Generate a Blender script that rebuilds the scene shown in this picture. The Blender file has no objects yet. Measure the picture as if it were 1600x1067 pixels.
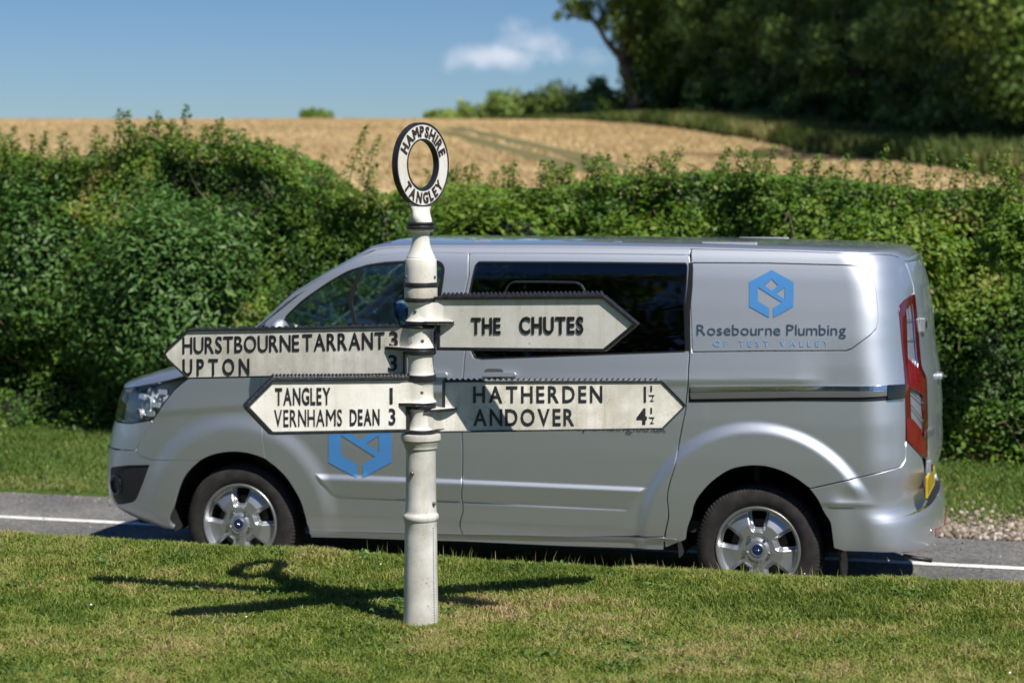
import bpy, math, random
import numpy as np
from mathutils import Vector, Matrix
from mathutils.geometry import delaunay_2d_cdt

S = bpy.context.scene
RNG = np.random.default_rng(7)
random.seed(7)

# ------------------------------------------------------------------ camera
FPX = 3111.0            # focal length in pixels of a 1600 px wide frame (70 mm lens)
EYE = 2.20              # eye above the road
HOR = 300.0
cam_d = bpy.data.cameras.new('camera')
cam_d.lens = 70.0; cam_d.sensor_width = 36.0
cam_d.shift_y = -(533.5 - HOR) / 1600.0
cam_d.clip_start = 0.1; cam_d.clip_end = 3000
cam_d.dof.use_dof = True
cam_d.dof.focus_distance = 8.6
cam_d.dof.aperture_fstop = 2.6
cam = bpy.data.objects.new('camera', cam_d)
cam.location = (0, 0, EYE); cam.rotation_euler = (math.radians(90), 0, 0)
S.collection.objects.link(cam); S.camera = cam

# ------------------------------------------------------------------ light
SUN = Vector((0.434, -0.60, 1.0)).normalized()
w = bpy.data.worlds.new("World"); S.world = w; w.use_nodes = True
nt = w.node_tree; nt.nodes.clear()
N = lambda t: nt.nodes.new(t)
L = nt.links.new
sky = N('ShaderNodeTexSky'); sky.sky_type = 'NISHITA'; sky.sun_disc = False
sky.sun_elevation = math.asin(SUN.z); sky.sun_rotation = math.atan2(SUN.x, SUN.y)
sky.altitude = 0; sky.air_density = 1.0; sky.dust_density = 0.0; sky.ozone_density = 1.6
bg = N('ShaderNodeBackground'); bg.inputs[1].default_value = 0.09
# one bank of small cumulus to the north and a few others scattered round the sky
tc = N('ShaderNodeTexCoord')
def mathn(op, a, b=None, c=None):
    n = N('ShaderNodeMath'); n.operation = op
    for i, v in enumerate((a, b, c)):
        if v is None: continue
        if isinstance(v, (int, float)): n.inputs[i].default_value = v
        else: L(v, n.inputs[i])
    return n.outputs[0]
sep = N('ShaderNodeSeparateXYZ'); L(tc.outputs['Generated'], sep.inputs[0])
noi = N('ShaderNodeTexNoise'); noi.inputs['Scale'].default_value = 55; noi.inputs['Detail'].default_value = 7; noi.inputs['Roughness'].default_value = 0.55
L(tc.outputs['Generated'], noi.inputs['Vector'])
az = mathn('ARCTAN2', sep.outputs[0], sep.outputs[1])
el = mathn('ARCSINE', sep.outputs[2])
cloud = None
CL = [(0.0, 0.0680, 0.029, 0.0080, 1.0), (-0.016, 0.0675, 0.02, 0.008, .9), (0.010, 0.0745, 0.019, 0.012, 1.0), (0.042, 0.0665, 0.014, 0.006, 0.22), (0.9, 0.22, 0.14, 0.05, .9), (-1.0, 0.16, 0.12, 0.03, .8),
      (-2.2, 0.3, 0.16, 0.06, .9), (2.5, 0.35, 0.2, 0.07, .9), (1.7, .12, .1, .025, .7), (-2.9, .16, .1, .03, .8)]
for (a0, e0, ra, re, amp) in CL:
    dx = mathn('DIVIDE', mathn('SUBTRACT', az, a0), ra)
    dy = mathn('DIVIDE', mathn('SUBTRACT', el, e0), re)
    r = mathn('SQRT', mathn('ADD', mathn('MULTIPLY', dx, dx), mathn('MULTIPLY', dy, dy)))
    m = mathn('SUBTRACT', 1.15, r)
    m = mathn('ADD', m, mathn('MULTIPLY', mathn('SUBTRACT', noi.outputs[0], 0.5), 2.3))
    mr = N('ShaderNodeMapRange'); mr.interpolation_type = 'SMOOTHSTEP'
    L(m, mr.inputs[0]); mr.inputs[1].default_value = 0.0; mr.inputs[2].default_value = 1.3; mr.inputs[4].default_value = amp
    # fade with distance so noise cannot create stray cloud far from the bank
    ff = N('ShaderNodeMapRange'); L(r, ff.inputs[0]); ff.inputs[1].default_value = 1.75; ff.inputs[2].default_value = 0.9
    v = mathn('MULTIPLY', mr.outputs[0], ff.outputs[0])
    cloud = v if cloud is None else mathn('MAXIMUM', cloud, v)
mx = N('ShaderNodeMix'); mx.data_type = 'RGBA'
L(mathn('MULTIPLY', cloud, 0.55), mx.inputs['Factor'])
hs = N('ShaderNodeHueSaturation'); hs.inputs['Saturation'].default_value = 1.1; hs.inputs['Value'].default_value = 1.0
L(sky.outputs[0], hs.inputs['Color'])
tint = N('ShaderNodeMix'); tint.data_type = 'RGBA'; tint.blend_type = 'MULTIPLY'; tint.inputs['Factor'].default_value = 1; tint.inputs['B'].default_value = (.31, .405, .57, 1)
L(hs.outputs[0], tint.inputs['A']); L(tint.outputs['Result'], mx.inputs['A']); mx.inputs['B'].default_value = (7.6, 7.5, 8.1, 1)
L(mx.outputs['Result'], bg.inputs[0])
out = N('ShaderNodeOutputWorld'); L(bg.outputs[0], out.inputs[0])

sun_d = bpy.data.lights.new('sun', 'SUN'); sun_d.energy = 4.0; sun_d.angle = math.radians(0.5)
sun_d.color = (1.0, 0.955, 0.88)
sun = bpy.data.objects.new('sun', sun_d)
sun.rotation_euler = SUN.to_track_quat('Z', 'Y').to_euler(); sun.location = (5, -6, 12)
S.collection.objects.link(sun)
S.view_settings.view_transform = 'Standard'; S.view_settings.look = 'None'
S.view_settings.exposure = 0.60; S.view_settings.gamma = 1.0; S.view_settings.use_curve_mapping = False
S.render.engine = 'CYCLES'
S.cycles.max_bounces = 8; S.cycles.transparent_max_bounces = 12

# ------------------------------------------------------------------ helpers
C = S.collection
def link(o, parent=None):
    C.objects.link(o)
    if parent is not None: o.parent = parent
    return o
def tag(o, label=None, cat=None, group=None, kind=None):
    if label: o['label'] = label
    if cat: o['category'] = cat
    if group: o['group'] = group
    if kind: o['kind'] = kind
    return o
def empty(name, loc=(0, 0, 0), rz=0.0):
    o = bpy.data.objects.new(name, None); o.location = loc; o.rotation_euler = (0, 0, rz)
    o.empty_display_size = 0.2
    return link(o)
def mesh_obj(name, verts, faces, mat, parent=None, smooth=True, normals=None, attrs=None):
    me = bpy.data.meshes.new(name)
    if isinstance(faces, np.ndarray):
        v = np.asarray(verts, dtype=np.float32); n = faces.shape[1]
        me.vertices.add(len(v)); me.vertices.foreach_set('co', v.ravel())
        me.loops.add(faces.size); me.loops.foreach_set('vertex_index', faces.astype(np.int32).ravel())
        me.polygons.add(len(faces)); me.polygons.foreach_set('loop_start', np.arange(0, faces.size, n, dtype=np.int32))
        me.update(calc_edges=True)
    else:
        me.from_pydata([tuple(map(float, p)) for p in verts], [], faces)
        me.update()
    if smooth: me.polygons.foreach_set('use_smooth', np.ones(len(me.polygons), dtype=bool))
    if attrs:
        for k, val in attrs.items():
            val = np.asarray(val, dtype=np.float32)
            at = me.attributes.new(k, 'FLOAT', 'POINT'); at.data.foreach_set('value', val)
    if normals is not None:
        me.normals_split_custom_set_from_vertices([tuple(n) for n in normals])
    me.materials.append(mat)
    o = bpy.data.objects.new(name, me)
    return link(o, parent)

class MB:
    """collects simple solids, links them as ONE mesh object"""
    def __init__(s): s.v = []; s.f = []
    def add(s, vs, fs):
        b = len(s.v); s.v += [tuple(p) for p in vs]; s.f += [tuple(i + b for i in f) for f in fs]
    def box(s, c, d, M=None):
        vs = [Vector((c[0] + sx * d[0] / 2, c[1] + sy * d[1] / 2, c[2] + sz * d[2] / 2)) for sz in (-1, 1) for sy in (-1, 1) for sx in (-1, 1)]
        if M is not None: vs = [M @ v for v in vs]
        s.add(vs, [(0, 2, 3, 1), (4, 5, 7, 6), (0, 1, 5, 4), (2, 6, 7, 3), (0, 4, 6, 2), (1, 3, 7, 5)])
    def lathe(s, prof, n=48, M=None, cap=True):
        vs = []; fs = []
        for (r, z) in prof:
            for i in range(n):
                a = 2 * math.pi * i / n; vs.append(Vector((r * math.cos(a), r * math.sin(a), z)))
        m = len(prof)
        for j in range(m - 1):
            for i in range(n):
                k = (i + 1) % n; fs.append((j * n + i, j * n + k, (j + 1) * n + k, (j + 1) * n + i))
        if cap:
            fs.append(tuple(range(n))[::-1]); fs.append(tuple(range((m - 1) * n, m * n)))
        if M is not None: vs = [M @ v for v in vs]
        s.add(vs, fs)
    def tube(s, pts, r, n=8):
        pts = [Vector(p) for p in pts]; rs = r if isinstance(r, (list, tuple)) else [r] * len(pts)
        vs = []; fs = []; prev = None
        for i, p in enumerate(pts):
            t = (pts[min(i + 1, len(pts) - 1)] - pts[max(i - 1, 0)]).normalized()
            up = Vector((0, 0, 1)) if abs(t.z) < .95 else Vector((1, 0, 0))
            x = t.cross(up).normalized() if prev is None else (prev - t * prev.dot(t)).normalized(); prev = x
            y = t.cross(x)
            for k in range(n):
                a = 2 * math.pi * k / n; vs.append(p + (x * math.cos(a) + y * math.sin(a)) * rs[i])
        for i in range(len(pts) - 1):
            for k in range(n):
                q = (k + 1) % n; fs.append((i * n + k, i * n + q, (i + 1) * n + q, (i + 1) * n + k))
        fs.append(tuple(range(n))); fs.append(tuple(range((len(pts) - 1) * n, len(pts) * n))[::-1])
        s.add(vs, fs)
    def prism(s, poly, t0, t1, fr):
        """poly in 2D, fr(u,v,t)->Vector, extruded from t0 to t1"""
        n = len(poly)
        vs = [fr(u, v, t0) for u, v in poly] + [fr(u, v, t1) for u, v in poly]
        s.add(vs, [tuple(range(n))[::-1], tuple(range(n, 2 * n))] + [(i, (i + 1) % n, n + (i + 1) % n, n + i) for i in range(n)])
    def build(s, name, mat, parent=None, smooth=False, bevel=0.0, seg=2, auto=None):
        o = mesh_obj(name, s.v, s.f, mat, parent, smooth=smooth)
        if bevel:
            m = o.modifiers.new('bevel', 'BEVEL'); m.width = bevel; m.segments = seg; m.limit_method = 'ANGLE'; m.angle_limit = math.radians(35)
        if auto is not None:
            me = o.data
            me.polygons.foreach_set('use_smooth', np.ones(len(me.polygons), dtype=bool))
            me.set_sharp_from_angle(angle=math.radians(auto))
        return o

# ------------------------------------------------------------------ materials
def new_mat(name):
    m = bpy.data.materials.new(name); m.use_nodes = True
    t = m.node_tree; b = t.nodes['Principled BSDF']
    return m, t, b
def pset(b, **k):
    names = {'col': 'Base Color', 'rough': 'Roughness', 'metal': 'Metallic', 'spec': 'Specular IOR Level', 'coat': 'Coat Weight', 'coatr': 'Coat Roughness', 'trans': 'Transmission Weight', 'alpha': 'Alpha', 'ior': 'IOR', 'sheen': 'Sheen Weight'}
    for a, v in k.items():
        i = b.inputs[names[a]]
        i.default_value = (*v, 1) if isinstance(v, tuple) else v
def simple(name, col, rough=.5, metal=0., noise=0.0, nscale=20, bump=0.0, bscale=200, **k):
    m, t, b = new_mat(name); pset(b, col=col, rough=rough, metal=metal, **k)
    tc = t.nodes.new('ShaderNodeTexCoord')
    if noise:
        n = t.nodes.new('ShaderNodeTexNoise'); n.inputs['Scale'].default_value = nscale; n.inputs['Detail'].default_value = 6
        t.links.new(tc.outputs['Object'], n.inputs['Vector'])
        r = t.nodes.new('ShaderNodeValToRGB')
        r.color_ramp.elements[0].position = .3; r.color_ramp.elements[1].position = .7
        r.color_ramp.elements[0].color = (*[c * (1 - noise) for c in col], 1)
        r.color_ramp.elements[1].color = (*[min(1, c * (1 + noise)) for c in col], 1)
        t.links.new(n.outputs[0], r.inputs[0]); t.links.new(r.outputs[0], b.inputs['Base Color'])
    if bump:
        n = t.nodes.new('ShaderNodeTexNoise'); n.inputs['Scale'].default_value = bscale; n.inputs['Detail'].default_value = 4
        t.links.new(tc.outputs['Object'], n.inputs['Vector'])
        bp = t.nodes.new('ShaderNodeBump'); bp.inputs['Strength'].default_value = bump; bp.inputs['Distance'].default_value = .01
        t.links.new(n.outputs[0], bp.inputs['Height']); t.links.new(bp.outputs[0], b.inputs['Normal'])
    return m

def ramp_attr(name, attr, stops, rough=.6, transl=0.3, spec=.3, tsat=1.0):
    """leaf / blade material: colour from a per-leaf random attribute, plus translucency"""
    m, t, b = new_mat(name); pset(b, rough=rough, spec=spec)
    a = t.nodes.new('ShaderNodeAttribute'); a.attribute_name = attr
    r = t.nodes.new('ShaderNodeValToRGB'); cr = r.color_ramp
    cr.elements[0].position = stops[0][0]; cr.elements[0].color = (*stops[0][1], 1)
    cr.elements[1].position = stops[-1][0]; cr.elements[1].color = (*stops[-1][1], 1)
    for p, c in stops[1:-1]:
        e = cr.elements.new(p); e.color = (*c, 1)
    t.links.new(a.outputs['Fac'], r.inputs[0]); t.links.new(r.outputs[0], b.inputs['Base Color'])
    if transl:
        tr = t.nodes.new('ShaderNodeBsdfTranslucent')
        g = t.nodes.new('ShaderNodeHueSaturation'); g.inputs['Saturation'].default_value = 1.15; g.inputs['Value'].default_value = 1.25
        g.inputs['Hue'].default_value = .49
        t.links.new(r.outputs[0], g.inputs['Color']); t.links.new(g.outputs[0], tr.inputs['Color'])
        ms = t.nodes.new('ShaderNodeMixShader'); ms.inputs[0].default_value = transl
        t.links.new(b.outputs[0], ms.inputs[1]); t.links.new(tr.outputs[0], ms.inputs[2])
        t.links.new(ms.outputs[0], t.nodes['Material Output'].inputs[0])
    return m

def vnoise2(x, y, seed=0):
    """smooth value noise, vectorised"""
    xi = np.floor(x).astype(np.int64); yi = np.floor(y).astype(np.int64)
    xf = x - xi; yf = y - yi
    def h(a, b):
        n = (a * 374761393 + b * 668265263 + seed * 974711) & 0x7fffffff
        n = ((n ^ (n >> 13)) * 1274126177) & 0x7fffffff
        return ((n ^ (n >> 16)) & 0xffff) / 65535.0
    u = xf * xf * (3 - 2 * xf); v = yf * yf * (3 - 2 * yf)
    return (h(xi, yi) * (1 - u) + h(xi + 1, yi) * u) * (1 - v) + (h(xi, yi + 1) * (1 - u) + h(xi + 1, yi + 1) * u) * v
def fbm2(x, y, seed=0, oct=4):
    s = 0; a = .5; t = 0
    for i in range(oct):
        s = s + a * vnoise2(x * 2 ** i, y * 2 ** i, seed + i); t += a; a *= .5
    return s / t
def sstep(a, b, x):
    t = np.clip((x - a) / (b - a), 0, 1); return t * t * (3 - 2 * t)

# the road runs at TH to the picture plane: p along the road (rightwards), q across it
TH = math.radians(16.07); CT, ST = math.cos(TH), math.sin(TH)
def pq(X, Y): return X * CT - Y * ST, X * ST + Y * CT
def xy(p, q): return p * CT + q * ST, -p * ST + q * CT
# ------------------------------------------------------------------ land
Q_CREST, Q_NEAR, Q_LINE, Q_FAR, Q_HEDGE = 8.83, 9.85, 12.0, 13.0, 15.25
def field_z(X, Y):
    z = 2.42 + 0.0566 * (Y - 45.0)
    d = np.maximum(Y - 104.0, 0); z = z - 0.00125 * np.minimum(d, 90) ** 2 - 0.2 * np.maximum(d - 90, 0)
    d2 = np.maximum(z - 40, 0)
    z = z + (fbm2(X * .03 + 9, Y * .03, 5) - .5) * .8 * sstep(30, 60, Y)
    return np.maximum(z, -14.0)
def land(X, Y):
    X = np.asarray(X, float); Y = np.asarray(Y, float)
    p, q = pq(X, Y)
    near = 0.5 + (fbm2(X * .9 + 50, Y * .9 + 50, 3) - .5) * .05 + .045 * sstep(7.7, 8.6, q)
    t = sstep(Q_CREST - .35, Q_NEAR + .1, q)
    z = near * (1 - t)
    verge = .012 + .13 * sstep(Q_FAR, Q_HEDGE, q) + (fbm2(X * 1.3, Y * 1.3, 8) - .5) * .06 * sstep(Q_FAR, Q_FAR + .5, q)
    z = np.where(q > Q_FAR, verge, np.where(q > Q_NEAR, np.minimum(z, 0) - .02, z))
    f = sstep(Q_HEDGE + 1.0, Q_HEDGE + 14.0, q)
    z = np.where(q > Q_HEDGE + 1.0, z * (1 - f) + field_z(X, Y) * f, z)
    return z
def landz(x, y): return float(land(np.array([x]), np.array([y]))[0])

def sheet(name, ps, qs, mat, kind='structure', zf=None, dz=0.0):
    P, Q = np.meshgrid(ps, qs); X, Y = xy(P, Q)
    Z = (land(X, Y) if zf is None else zf(X, Y)) + dz
    v = np.stack([X, Y, Z], -1).reshape(-1, 3); n, m = len(ps), len(qs)
    i = np.arange(m - 1)[:, None] * n + np.arange(n - 1)[None, :]
    f = np.stack([i, i + 1, i + 1 + n, i + n], -1).reshape(-1, 4)
    o = mesh_obj(name, v, f, mat); o['kind'] = kind
    return o
def spread(a, b, n, c, k=3.0):
    """n samples from a to b, denser around c"""
    t = np.linspace(-1, 1, n); s = np.sinh(k * t) / math.sinh(k)
    return np.where(s < 0, c + s * (c - a), c + s * (b - c))

# --- materials of the land
def ground_mat(name, stops, scale, detail=8, bump=.5, rough=.95, big=None):
    m, t, b = new_mat(name); pset(b, rough=rough, spec=.1)
    tc = t.nodes.new('ShaderNodeTexCoord'); n = t.nodes.new('ShaderNodeTexNoise')
    n.inputs['Scale'].default_value = scale; n.inputs['Detail'].default_value = detail; n.inputs['Roughness'].default_value = .65
    t.links.new(tc.outputs['Object'], n.inputs['Vector'])
    r = t.nodes.new('ShaderNodeValToRGB'); cr = r.color_ramp
    cr.elements[0].position = stops[0][0]; cr.elements[0].color = (*stops[0][1], 1)
    cr.elements[1].position = stops[-1][0]; cr.elements[1].color = (*stops[-1][1], 1)
    for p_, c_ in stops[1:-1]: e = cr.elements.new(p_); e.color = (*c_, 1)
    t.links.new(n.outputs[0], r.inputs[0]); last = r.outputs[0]
    if big:
        n2 = t.nodes.new('ShaderNodeTexNoise'); n2.inputs['Scale'].default_value = big[0]; n2.inputs['Detail'].default_value = 4
        t.links.new(tc.outputs['Object'], n2.inputs['Vector'])
        mr = t.nodes.new('ShaderNodeMapRange'); mr.inputs[1].default_value = .35; mr.inputs[2].default_value = .65
        t.links.new(n2.outputs[0], mr.inputs[0])
        mx = t.nodes.new('ShaderNodeMix'); mx.data_type = 'RGBA'; mx.blend_type = 'MULTIPLY'
        mx.inputs['Factor'].default_value = 1
        r2 = t.nodes.new('ShaderNodeValToRGB'); r2.color_ramp.elements[0].color = (*big[1], 1); r2.color_ramp.elements[1].color = (*big[2], 1)
        t.links.new(mr.outputs[0], r2.inputs[0]); t.links.new(last, mx.inputs['A']); t.links.new(r2.outputs[0], mx.inputs['B'])
        last = mx.outputs['Result']
    t.links.new(last, b.inputs['Base Color'])
    bp = t.nodes.new('ShaderNodeBump'); bp.inputs['Strength'].default_value = bump; bp.inputs['Distance'].default_value = .02
    t.links.new(n.outputs[0], bp.inputs['Height']); t.links.new(bp.outputs[0], b.inputs['Normal'])
    return m
M_soil = ground_mat('turf soil', [(.3, (.035, .05, .012)), (.5, (.07, .085, .025)), (.7, (.14, .12, .06))], 60)
M_verge = ground_mat('verge turf', [(.3, (.03, .055, .012)), (.55, (.06, .10, .02)), (.75, (.11, .12, .04))], 30)
M_wheat = ground_mat('ripe crop', [(.25, (.47, .365, .20)), (.5, (.53, .415, .235)), (.75, (.59, .465, .27))], 5.0, 14, bump=1.0, big=(.06, (.82, .86, .84), (1.08, 1.03, 1)))
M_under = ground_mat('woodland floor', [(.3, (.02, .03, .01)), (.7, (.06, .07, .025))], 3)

# asphalt: binder with pale chippings
def asphalt():
    m, t, b = new_mat('worn asphalt'); pset(b, rough=.85, spec=.3)
    tc = t.nodes.new('ShaderNodeTexCoord')
    v = t.nodes.new('ShaderNodeTexVoronoi'); v.inputs['Scale'].default_value = 62; t.links.new(tc.outputs['Object'], v.inputs['Vector'])
    n = t.nodes.new('ShaderNodeTexNoise'); n.inputs['Scale'].default_value = 1.3; n.inputs['Detail'].default_value = 8; t.links.new(tc.outputs['Object'], n.inputs['Vector'])
    r = t.nodes.new('ShaderNodeValToRGB'); cr = r.color_ramp
    cr.elements[0].position = .05; cr.elements[0].color = (.085, .085, .087, 1); cr.elements[1].position = .9; cr.elements[1].color = (.25, .245, .235, 1)
    t.links.new(v.outputs['Color'], r.inputs[0])
    r2 = t.nodes.new('ShaderNodeValToRGB'); r2.color_ramp.elements[0].position = .35; r2.color_ramp.elements[0].color = (.66, .66, .68, 1)
    r2.color_ramp.elements[1].position = .68; r2.color_ramp.elements[1].color = (1.12, 1.1, 1.06, 1); t.links.new(n.outputs[0], r2.inputs[0])
    mx = t.nodes.new('ShaderNodeMix'); mx.data_type = 'RGBA'; mx.blend_type = 'MULTIPLY'; mx.inputs['Factor'].default_value = 1
    t.links.new(r.outputs[0], mx.inputs['A']); t.links.new(r2.outputs[0], mx.inputs['B']); t.links.new(mx.outputs['Result'], b.inputs['Base Color'])
    bp = t.nodes.new('ShaderNodeBump'); bp.inputs['Strength'].default_value = .6; bp.inputs['Distance'].default_value = .006
    t.links.new(v.outputs['Distance'], bp.inputs['Height']); t.links.new(bp.outputs[0], b.inputs['Normal'])
    return m
M_road = asphalt()
M_line = simple('road paint', (.72, .71, .68), .7, noise=.25, nscale=26, bump=.4, bscale=120)

sheet('grass_verge', spread(-300, 300, 161, 0, 6), np.concatenate([np.linspace(-320, -4, 30), np.linspace(-3, 5, 18), np.linspace(5.2, Q_NEAR + .12, 60)]), M_soil)
sheet('road', spread(-300, 300, 81, 0, 5), np.array([Q_NEAR - .25, Q_NEAR + .3, 10.8, 11.6, 12.3, Q_FAR + .1]), M_road, zf=lambda X, Y: X * 0)
sheet('far_verge', spread(-300, 300, 181, 0, 6), np.concatenate([[Q_FAR - .02], np.linspace(Q_FAR + .02, Q_HEDGE + 1.2, 40), np.linspace(16.6, 30, 24)]), M_verge, dz=.005)
sheet('field', spread(-500, 500, 201, 5, 4), np.concatenate([np.linspace(29.8, 40, 14), np.linspace(42, 150, 70), np.linspace(160, 700, 20)]), M_wheat)
# white edge line with slightly ragged edges
ps = np.linspace(-30, 30, 1201); e1 = (RNG.random(1201) - .5) * .006 ; e2 = (RNG.random(1201) - .5) * .006
X1, Y1 = xy(ps, Q_LINE - .05 + e1); X2, Y2 = xy(ps, Q_LINE + .05 + e2)
v = np.concatenate([np.stack([X1, Y1, X1 * 0 + .004], -1), np.stack([X2, Y2, X2 * 0 + .004], -1)])
i = np.arange(1200); mesh_obj('road_marking', v, np.stack([i, i + 1, i + 1202 - 1 + 1, i + 1201], -1), M_line)['kind'] = 'structure'

# --- loose flint gravel spilling off the verge on the right
def blob_stone():
    me = []; 
    import itertools
    base = np.array([(x, y, z) for x, y, z in [(1,0,0),(-1,0,0),(0,1,0),(0,-1,0),(0,0,1),(0,0,-1)]], float)
    f = np.array([(0,2,4),(2,1,4),(1,3,4),(3,0,4),(2,0,5),(1,2,5),(3,1,5),(0,3,5)])
    # subdivide once
    vs = [tuple(b) for b in base]; cache = {}; fs = []
    def mid(a, b):
        k = (min(a, b), max(a, b))
        if k not in cache:
            p = np.array(vs[a]) + np.array(vs[b]); p /= np.linalg.norm(p); cache[k] = len(vs); vs.append(tuple(p))
        return cache[k]
    for a, b, c in f:
        ab, bc, ca = mid(a, b), mid(b, c), mid(c, a); fs += [(a, ab, ca), (ab, b, bc), (ca, bc, c), (ab, bc, ca)]
    return np.array(vs), np.array(fs)
SV, SF = blob_stone()
def rot_rand(n):
    q_ = RNG.normal(size=(n, 4)); q_ /= np.linalg.norm(q_, axis=1)[:, None]
    w_, x_, y_, z_ = q_.T
    return np.stack([1-2*(y_*y_+z_*z_), 2*(x_*y_-z_*w_), 2*(x_*z_+y_*w_), 2*(x_*y_+z_*w_), 1-2*(x_*x_+z_*z_), 2*(y_*z_-x_*w_), 2*(x_*z_-y_*w_), 2*(y_*z_+x_*w_), 1-2*(x_*x_+y_*y_)], -1).reshape(n, 3, 3)
def stones(name, n, P, Q, size, mat, zf=land, sink=.3):
    X, Y = xy(P, Q); Z = zf(X, Y)
    R = rot_rand(n); sc = size * np.exp(np.clip(RNG.normal(0, .5, n), -1, .75)); sh = np.stack([np.ones(n), .55 + .4 * RNG.random(n), .4 + .4 * RNG.random(n)], -1)
    jit = 1 + .28 * (RNG.random((n, len(SV), 1)) - .5)
    v = SV[None] * jit * sh[:, None, :] * sc[:, None, None]
    v = np.einsum('nij,nkj->nki', R, v) + np.stack([X, Y, Z + sc * sink], -1)[:, None, :]
    f = SF[None] + (np.arange(n) * len(SV))[:, None, None]
    return mesh_obj(name, v.reshape(-1, 3), f.reshape(-1, 3), mat, smooth=False, attrs={'rnd': np.repeat(RNG.random(n), len(SV))})
M_flint = ramp_attr('flint gravel', 'rnd', [(0, (.07, .06, .05)), (.4, (.20, .16, .125)), (.75, (.32, .26, .21)), (1, (.5, .44, .38))], rough=.7, transl=0)
n = 6500
P = RNG.uniform(-1.4, 1.6, n) ; Q = Q_FAR - .06 + np.abs(RNG.normal(0, .34, n))
edge = sstep(-1.3, -.7, P); keep = RNG.random(n) < edge
o = stones('gravel', int(keep.sum()), P[keep], Q[keep], .015, M_flint, zf=lambda X, Y: np.maximum(land(X, Y), 0))
tag(o, 'loose pale flint gravel spread along the far road edge', 'gravel', kind='stuff')

# --- blades of grass --------------------------------------------------
def blades(name, X, Y, h, wd, lean, mat, rnd, label, zf=land, curve=.5):
    n = len(X); Z = zf(X, Y)
    a = RNG.uniform(0, 2 * np.pi, n); la = RNG.uniform(0, 2 * np.pi, n); ln = lean * np.sqrt(RNG.random(n)) * h
    dx, dy = np.cos(a) * wd / 2, np.sin(a) * wd / 2
    lx, ly = np.cos(la) * ln, np.sin(la) * ln
    b = np.stack([X, Y, Z - .004], -1)
    v0 = b + np.stack([-dx, -dy, 0 * X], -1); v1 = b + np.stack([dx, dy, 0 * X], -1)
    m = b + np.stack([lx * .35, ly * .35, h * .6], -1)
    v2 = m + np.stack([dx * .8, dy * .8, 0 * X], -1); v3 = m - np.stack([dx * .8, dy * .8, 0 * X], -1)
    tip = b + np.stack([lx, ly, h * (1 - .25 * (ln / np.maximum(h, 1e-4)))], -1)
    v = np.stack([v0, v1, v2, v3, tip], 1).reshape(-1, 3)
    k = np.arange(n)[:, None] * 5
    f = np.concatenate([k + [0, 1, 2], k + [0, 2, 3], k + [3, 2, 4]], 0)
    o = mesh_obj(name, v, f, mat, attrs={'rnd': np.repeat(np.clip(rnd, 0, 1), 5)})
    return tag(o, label, 'grass', kind='stuff')
M_blade = ramp_attr('lawn blades', 'rnd', [(0, (.095, .155, .022)), (.35, (.19, .255, .042)), (.6, (.285, .32, .072)), (.8, (.38, .335, .13)), (1, (.48, .37, .20))], rough=.55, transl=.3, spec=.3)
n = 380000
Y = 6.2 + (10.6 - 6.2) * RNG.random(n) ** 1.15; X = RNG.uniform(-.345, .345, n) * Y
p_, q_ = pq(X, Y); k = q_ < Q_NEAR - .02; X, Y = X[k], Y[k]
patch = fbm2(X * 1.6 + 3, Y * 1.6 + 11, 21, 4); fine = fbm2(X * 9, Y * 9, 33, 3); mid = fbm2(X * 3.4 + 7, Y * 3.4, 55, 3)
# worn straw patches round the foot of the sign and in front of it
worn = .55 * np.exp(-(((X + .55) / .75) ** 2 + ((Y - 7.95) / .3) ** 2)) + .30 * np.exp(-(((X + .2) / .9) ** 2 + ((Y - 7.3) / .4) ** 2)) + .25 * np.exp(-(((X - 1.2) / .5) ** 2 + ((Y - 7.1) / .3) ** 2))
rnd = .365 + (patch - .5) * .8 + (mid - .5) * .7 + (fine - .5) * .8 + worn * .42 + RNG.normal(0, .19, len(X))
crest = sstep(Q_CREST - .25, Q_CREST + .2, pq(X, Y)[1])
h = (.017 + .017 * RNG.random(len(X)) + .016 * fine + .022 * np.maximum(mid - .5, 0) * 2) * (1 - .35 * np.clip(worn, 0, 1)) + .012 * crest * RNG.random(len(X))
blades('lawn_grass', X, Y, h, .0036 + .0026 * RNG.random(len(X)), 1.2, M_blade, rnd, 'mown green and straw coloured lawn grass round the foot of the fingerpost')
# thin bents standing on the crest of the bank
n = 900
P = RNG.uniform(-3.2, 3.2, n); Q = RNG.uniform(Q_CREST - .5, Q_CREST + .35, n); X, Y = xy(P, Q)
blades('seeding_grass', X, Y, RNG.uniform(.05, .10, n), np.full(n, .0028), .35, M_blade, RNG.uniform(.3, .9, n), 'thin seeding grass stems standing along the crest of the near bank')
# round the foot of the post: longer uncut tufts
n = 2600
a = RNG.uniform(0, 2 * np.pi, n); r = .06 + np.abs(RNG.normal(0, .035, n)); X = -.357 + np.cos(a) * r; Y = 7.8 + np.sin(a) * r
blades('uncut_grass', X, Y, RNG.uniform(.015, .045, n), .004 + .003 * RNG.random(n), .8, M_blade, RNG.uniform(.15, .9, n) , 'longer uncut grass tufts against the foot of the white post')
# grit and chippings washed to the edges of the lane
n = 2600; P = RNG.uniform(-9.5, 2.0, n); Q = np.where(RNG.random(n) < .6, Q_FAR - np.abs(RNG.normal(0, .12, n)), Q_FAR - RNG.random(n) * 2.0)
tag(stones('grit', n, P, Q, .0045, M_flint, zf=lambda X, Y: X * 0), 'loose grit and chippings scattered along the edge of the lane', 'grit', kind='stuff')
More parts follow.
